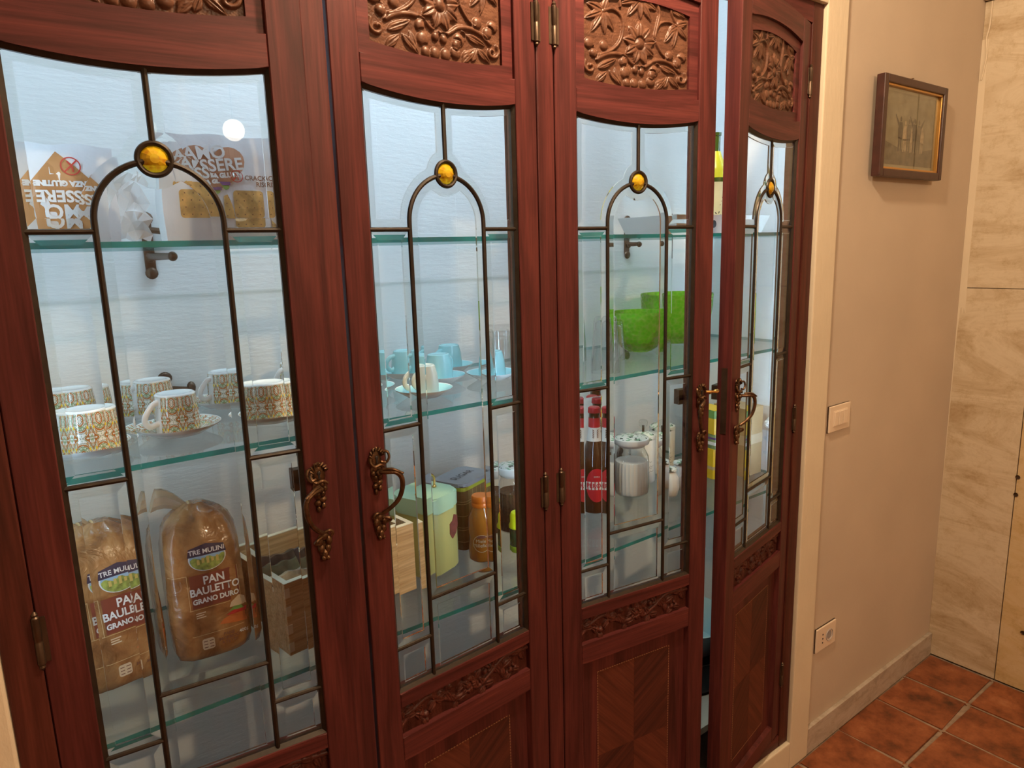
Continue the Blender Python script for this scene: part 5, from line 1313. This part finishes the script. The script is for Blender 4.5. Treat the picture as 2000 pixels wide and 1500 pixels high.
# ------------------------------------------------------------------ wall socket inside the niche, switch, socket outside, picture, box
def wall_plate(name, lab, cat, loc, rot, wx, wz):
    t = thing(name, lab, cat, loc); t.rotation_euler = rot
    obj('plate', B(-wx/2, wx/2, -.008, 0, -wz/2, wz/2, bev=.002), 'white_wall_plate', t); return t
M['white_wall_plate'] = plain('cream_plate', (.74, .62, .50), .4)
def switches():
    t = wall_plate('light_switch', 'cream light switch plate beside the cabinet casing', 'switch', (2.0415, -.0003, 1.6425-.494*S), (0, 0, 0), .119, .080)
    obj('surround', B(-.040, .040, -.0095, -.008, -.024, .024, bev=.0006), 'white_wall_plate', t)
    for k, x in enumerate((-.026, 0, .026)): obj('rocker', B(x-.0115, x+.0115, -.0125, -.0095, -.0215, .0215, bev=.0012), 'white_wall_plate', t)
    bm = bmesh.new(); box(bm, -.0605, .0605, -.0035, -.0004, -.041, .041); obj('back_box', bm, 'hinge', t)
    t = wall_plate('wall_socket', 'cream wall socket low on the wall above the grey baseboard', 'socket', (2.0385, -.0003, 1.6425-1.174*S), (0, 0, 0), .116, .080)
    for dz in (-.019, 0, .019):
        bm = bmesh.new(); lathe(bm, [(0, 0), (.0028, 0), (.0028, .001), (0, .001)], 10); obj('pin_hole', bm, 'black', t, loc=(-.022, -.0079, dz*.75), rot=(PI/2, 0, 0))
    bm = bmesh.new(); lathe(bm, [(.0205, 0), (.0195, .002), (.0185, .001), (.0180, 0), (0, .0005)], 28); obj('round_outlet', bm, 'grey_lid', t, loc=(.018, -.0079, 0), rot=(PI/2, 0, 0))
    bm = bmesh.new(); box(bm, -.059, .059, -.0035, -.0004, -.041, .041); obj('back_box', bm, 'hinge', t)
    # inside the niche, on the side wall, with a plug
    t = wall_plate('wall_socket', 'white socket on the niche side wall with a plug in it', 'socket', (NX1-.0003, .150, 1.105), (0, 0, math.radians(-90)), .115, .078)
    # rotated so that the plate faces -X
    t.rotation_euler = (0, 0, math.radians(-90))
    bm = bmesh.new(); lathe(bm, [(0, 0), (.020, 0), (.020, .010), (.012, .032), (.005, .036), (0, .036)], 20); obj('plug', bm, 'white_plastic', t, loc=(.02, -.0082, -.008), rot=(PI/2, 0, 0))
    for dz in (-.019, .019):
        bm = bmesh.new(); lathe(bm, [(0, 0), (.0028, 0), (.0028, .001), (0, .001)], 10); obj('pin_hole', bm, 'black', t, loc=(-.025, -.0079, dz), rot=(PI/2, 0, 0))
switches()
def picture():
    x0, x1, z0, z1 = 1.988*S, 2.372*S, Z(.169), Z(.432); cx, cz = (x0+x1)/2, (z0+z1)/2
    t = thing('framed_picture', 'small framed sepia engraving of standing figures hanging on the cream wall', 'picture', (cx, -.010, cz)); t.rotation_euler = (0, 0, 0)
    a, b = (x1-x0)/2, (z1-z0)/2; fw, dp = .022, .026
    for q in ((-a+fw+.0002, a-fw-.0002, b-fw, b), (-a+fw+.0002, a-fw-.0002, -b, -b+fw), (-a, -a+fw, -b, b), (a-fw, a, -b, b)):
        obj('frame_side', B(q[0], q[1], -dp, 0, q[2], q[3], bev=.003), 'frame_wood', t)
    g = .006
    for q in ((-a+fw+g, a-fw-g, b-fw-g, b-fw), (-a+fw+g, a-fw-g, -b+fw, -b+fw+g), (-a+fw, -a+fw+g, -b+fw, b-fw), (a-fw-g, a-fw, -b+fw, b-fw)):
        obj('gilt_slip', B(q[0], q[1], -dp+.006, -.006, q[2], q[3], bev=.001), 'gilt', t)
    p = obj('print', B(-a+fw, a-fw, -.009, -.006, -b+fw, b-fw), 'sepia', t)
    pa, pb = a-fw-.022, b-fw-.016
    decal('print_image', poly_bm(rect(-pa, pa, -pb, pb)), 'sepia_image', p, None, .0006, y=-.009)
    rr = random.Random(4)
    def fig(x, s, m, arm=0):
        bm = bmesh.new(); Q = lambda pts: bm.faces.new([bm.verts.new((x+px*s, 0, -pb*.62+pz*s)) for px, pz in pts])
        Q([(-.011, .000), (-.003, .000), (-.001, .040), (-.010, .040)]); Q([(.004, .002), (.011, .002), (.010, .040), (.001, .040)])
        Q([(-.013, .036), (.013, .036), (.015, .062), (.009, .082), (-.008, .083), (-.015, .064)]); Q([(.006*math.cos(k*PI/4), .091+.0075*math.sin(k*PI/4)) for k in range(8)])
        if arm: Q([(arm*.010, .080), (arm*.034, .104), (arm*.036, .100), (arm*.014, .070)])
        decal('print_figure', bm, m, p, None, .0010, y=-.009)
    for x, s, m, arm in ((-.062, 1.02, 'ink_dark', -1), (-.032, .92, 'ink_light', 0), (-.008, .98, 'ink_mid', 1), (.030, 1.02, 'ink_dark', -1), (.058, 1.0, 'ink_mid', 1), (.082, .8, 'ink_light', 0), (.012, .70, 'ink_light', 0)): fig(x, s, m, arm)
    decal('print_ground', poly_bm([(-pa, -pb), (pa, -pb), (pa, -pb*.45), (.03, -pb*.62), (-.05, -pb*.55), (-pa, -pb*.35)]), 'ink_mid', p, None, .0008, y=-.009)
    obj('glazing', B(-a+fw, a-fw, -.0122, -.0112, -b+fw, b-fw), 'picture_glass', t)
    bm = bmesh.new(); tube(bm, [(math.cos(q)*.005, -.004, b+.005+math.sin(q)*.005) for q in np.linspace(0, 2*PI, 13)], .0011, 6, caps=False); obj('hanging_ring', bm, 'brass', t)
    obj('hanging_nail', B(-.0012, .0012, -.010, .0098, b+.008, b+.0105), 'hinge', t)
M['frame_wood'] = plain('dark_frame_wood', (.045, .014, .011), .35, var=.25, vscale=40); M['gilt'] = plain('gilt', (.62, .34, .10), .28, metal=.8)
M['sepia'] = plain('aged_paper', (.40, .35, .24), .7, var=.06); M['sepia_image'] = plain('engraved_ground', (.27, .24, .17), .7, var=.25, vscale=26)
M['ink_dark'] = plain('ink_dark', (.07, .06, .045), .7, var=.3, vscale=60); M['ink_mid'] = plain('ink_mid', (.15, .125, .09), .7, var=.35, vscale=50); M['ink_light'] = plain('ink_light', (.46, .36, .25), .7, var=.3, vscale=60)
picture()
def sensor():
    t = thing('junction_box', 'small cream plastic box high on the marble wall by the corner', 'box', (RX-.0002, -.024, 2.4215))
    obj('case', B(-.026, 0, -.036, .022, 0, .10, bev=.005), 'white_wall_plate', t); obj('back_plate', B(-.004, 0, -.038, .0235, -.002, .102, bev=.001), 'hinge', t)
    bm = bmesh.new(); tube(bm, bez([(RX-.004, -.022, 2.418), (RX-.004, -.020, 2.34), (RX-.004, -.014, 2.30), (RX-.004, -.019, 2.25), (RX-.004, -.014, 2.20), (RX-.004, -.009, 2.17)], 6), .0028, 6)
    tag(obj('thin_cable', bm, 'trim', smooth=True), 'thin cream cable running down the marble from the plastic box', 'cable')
sensor()
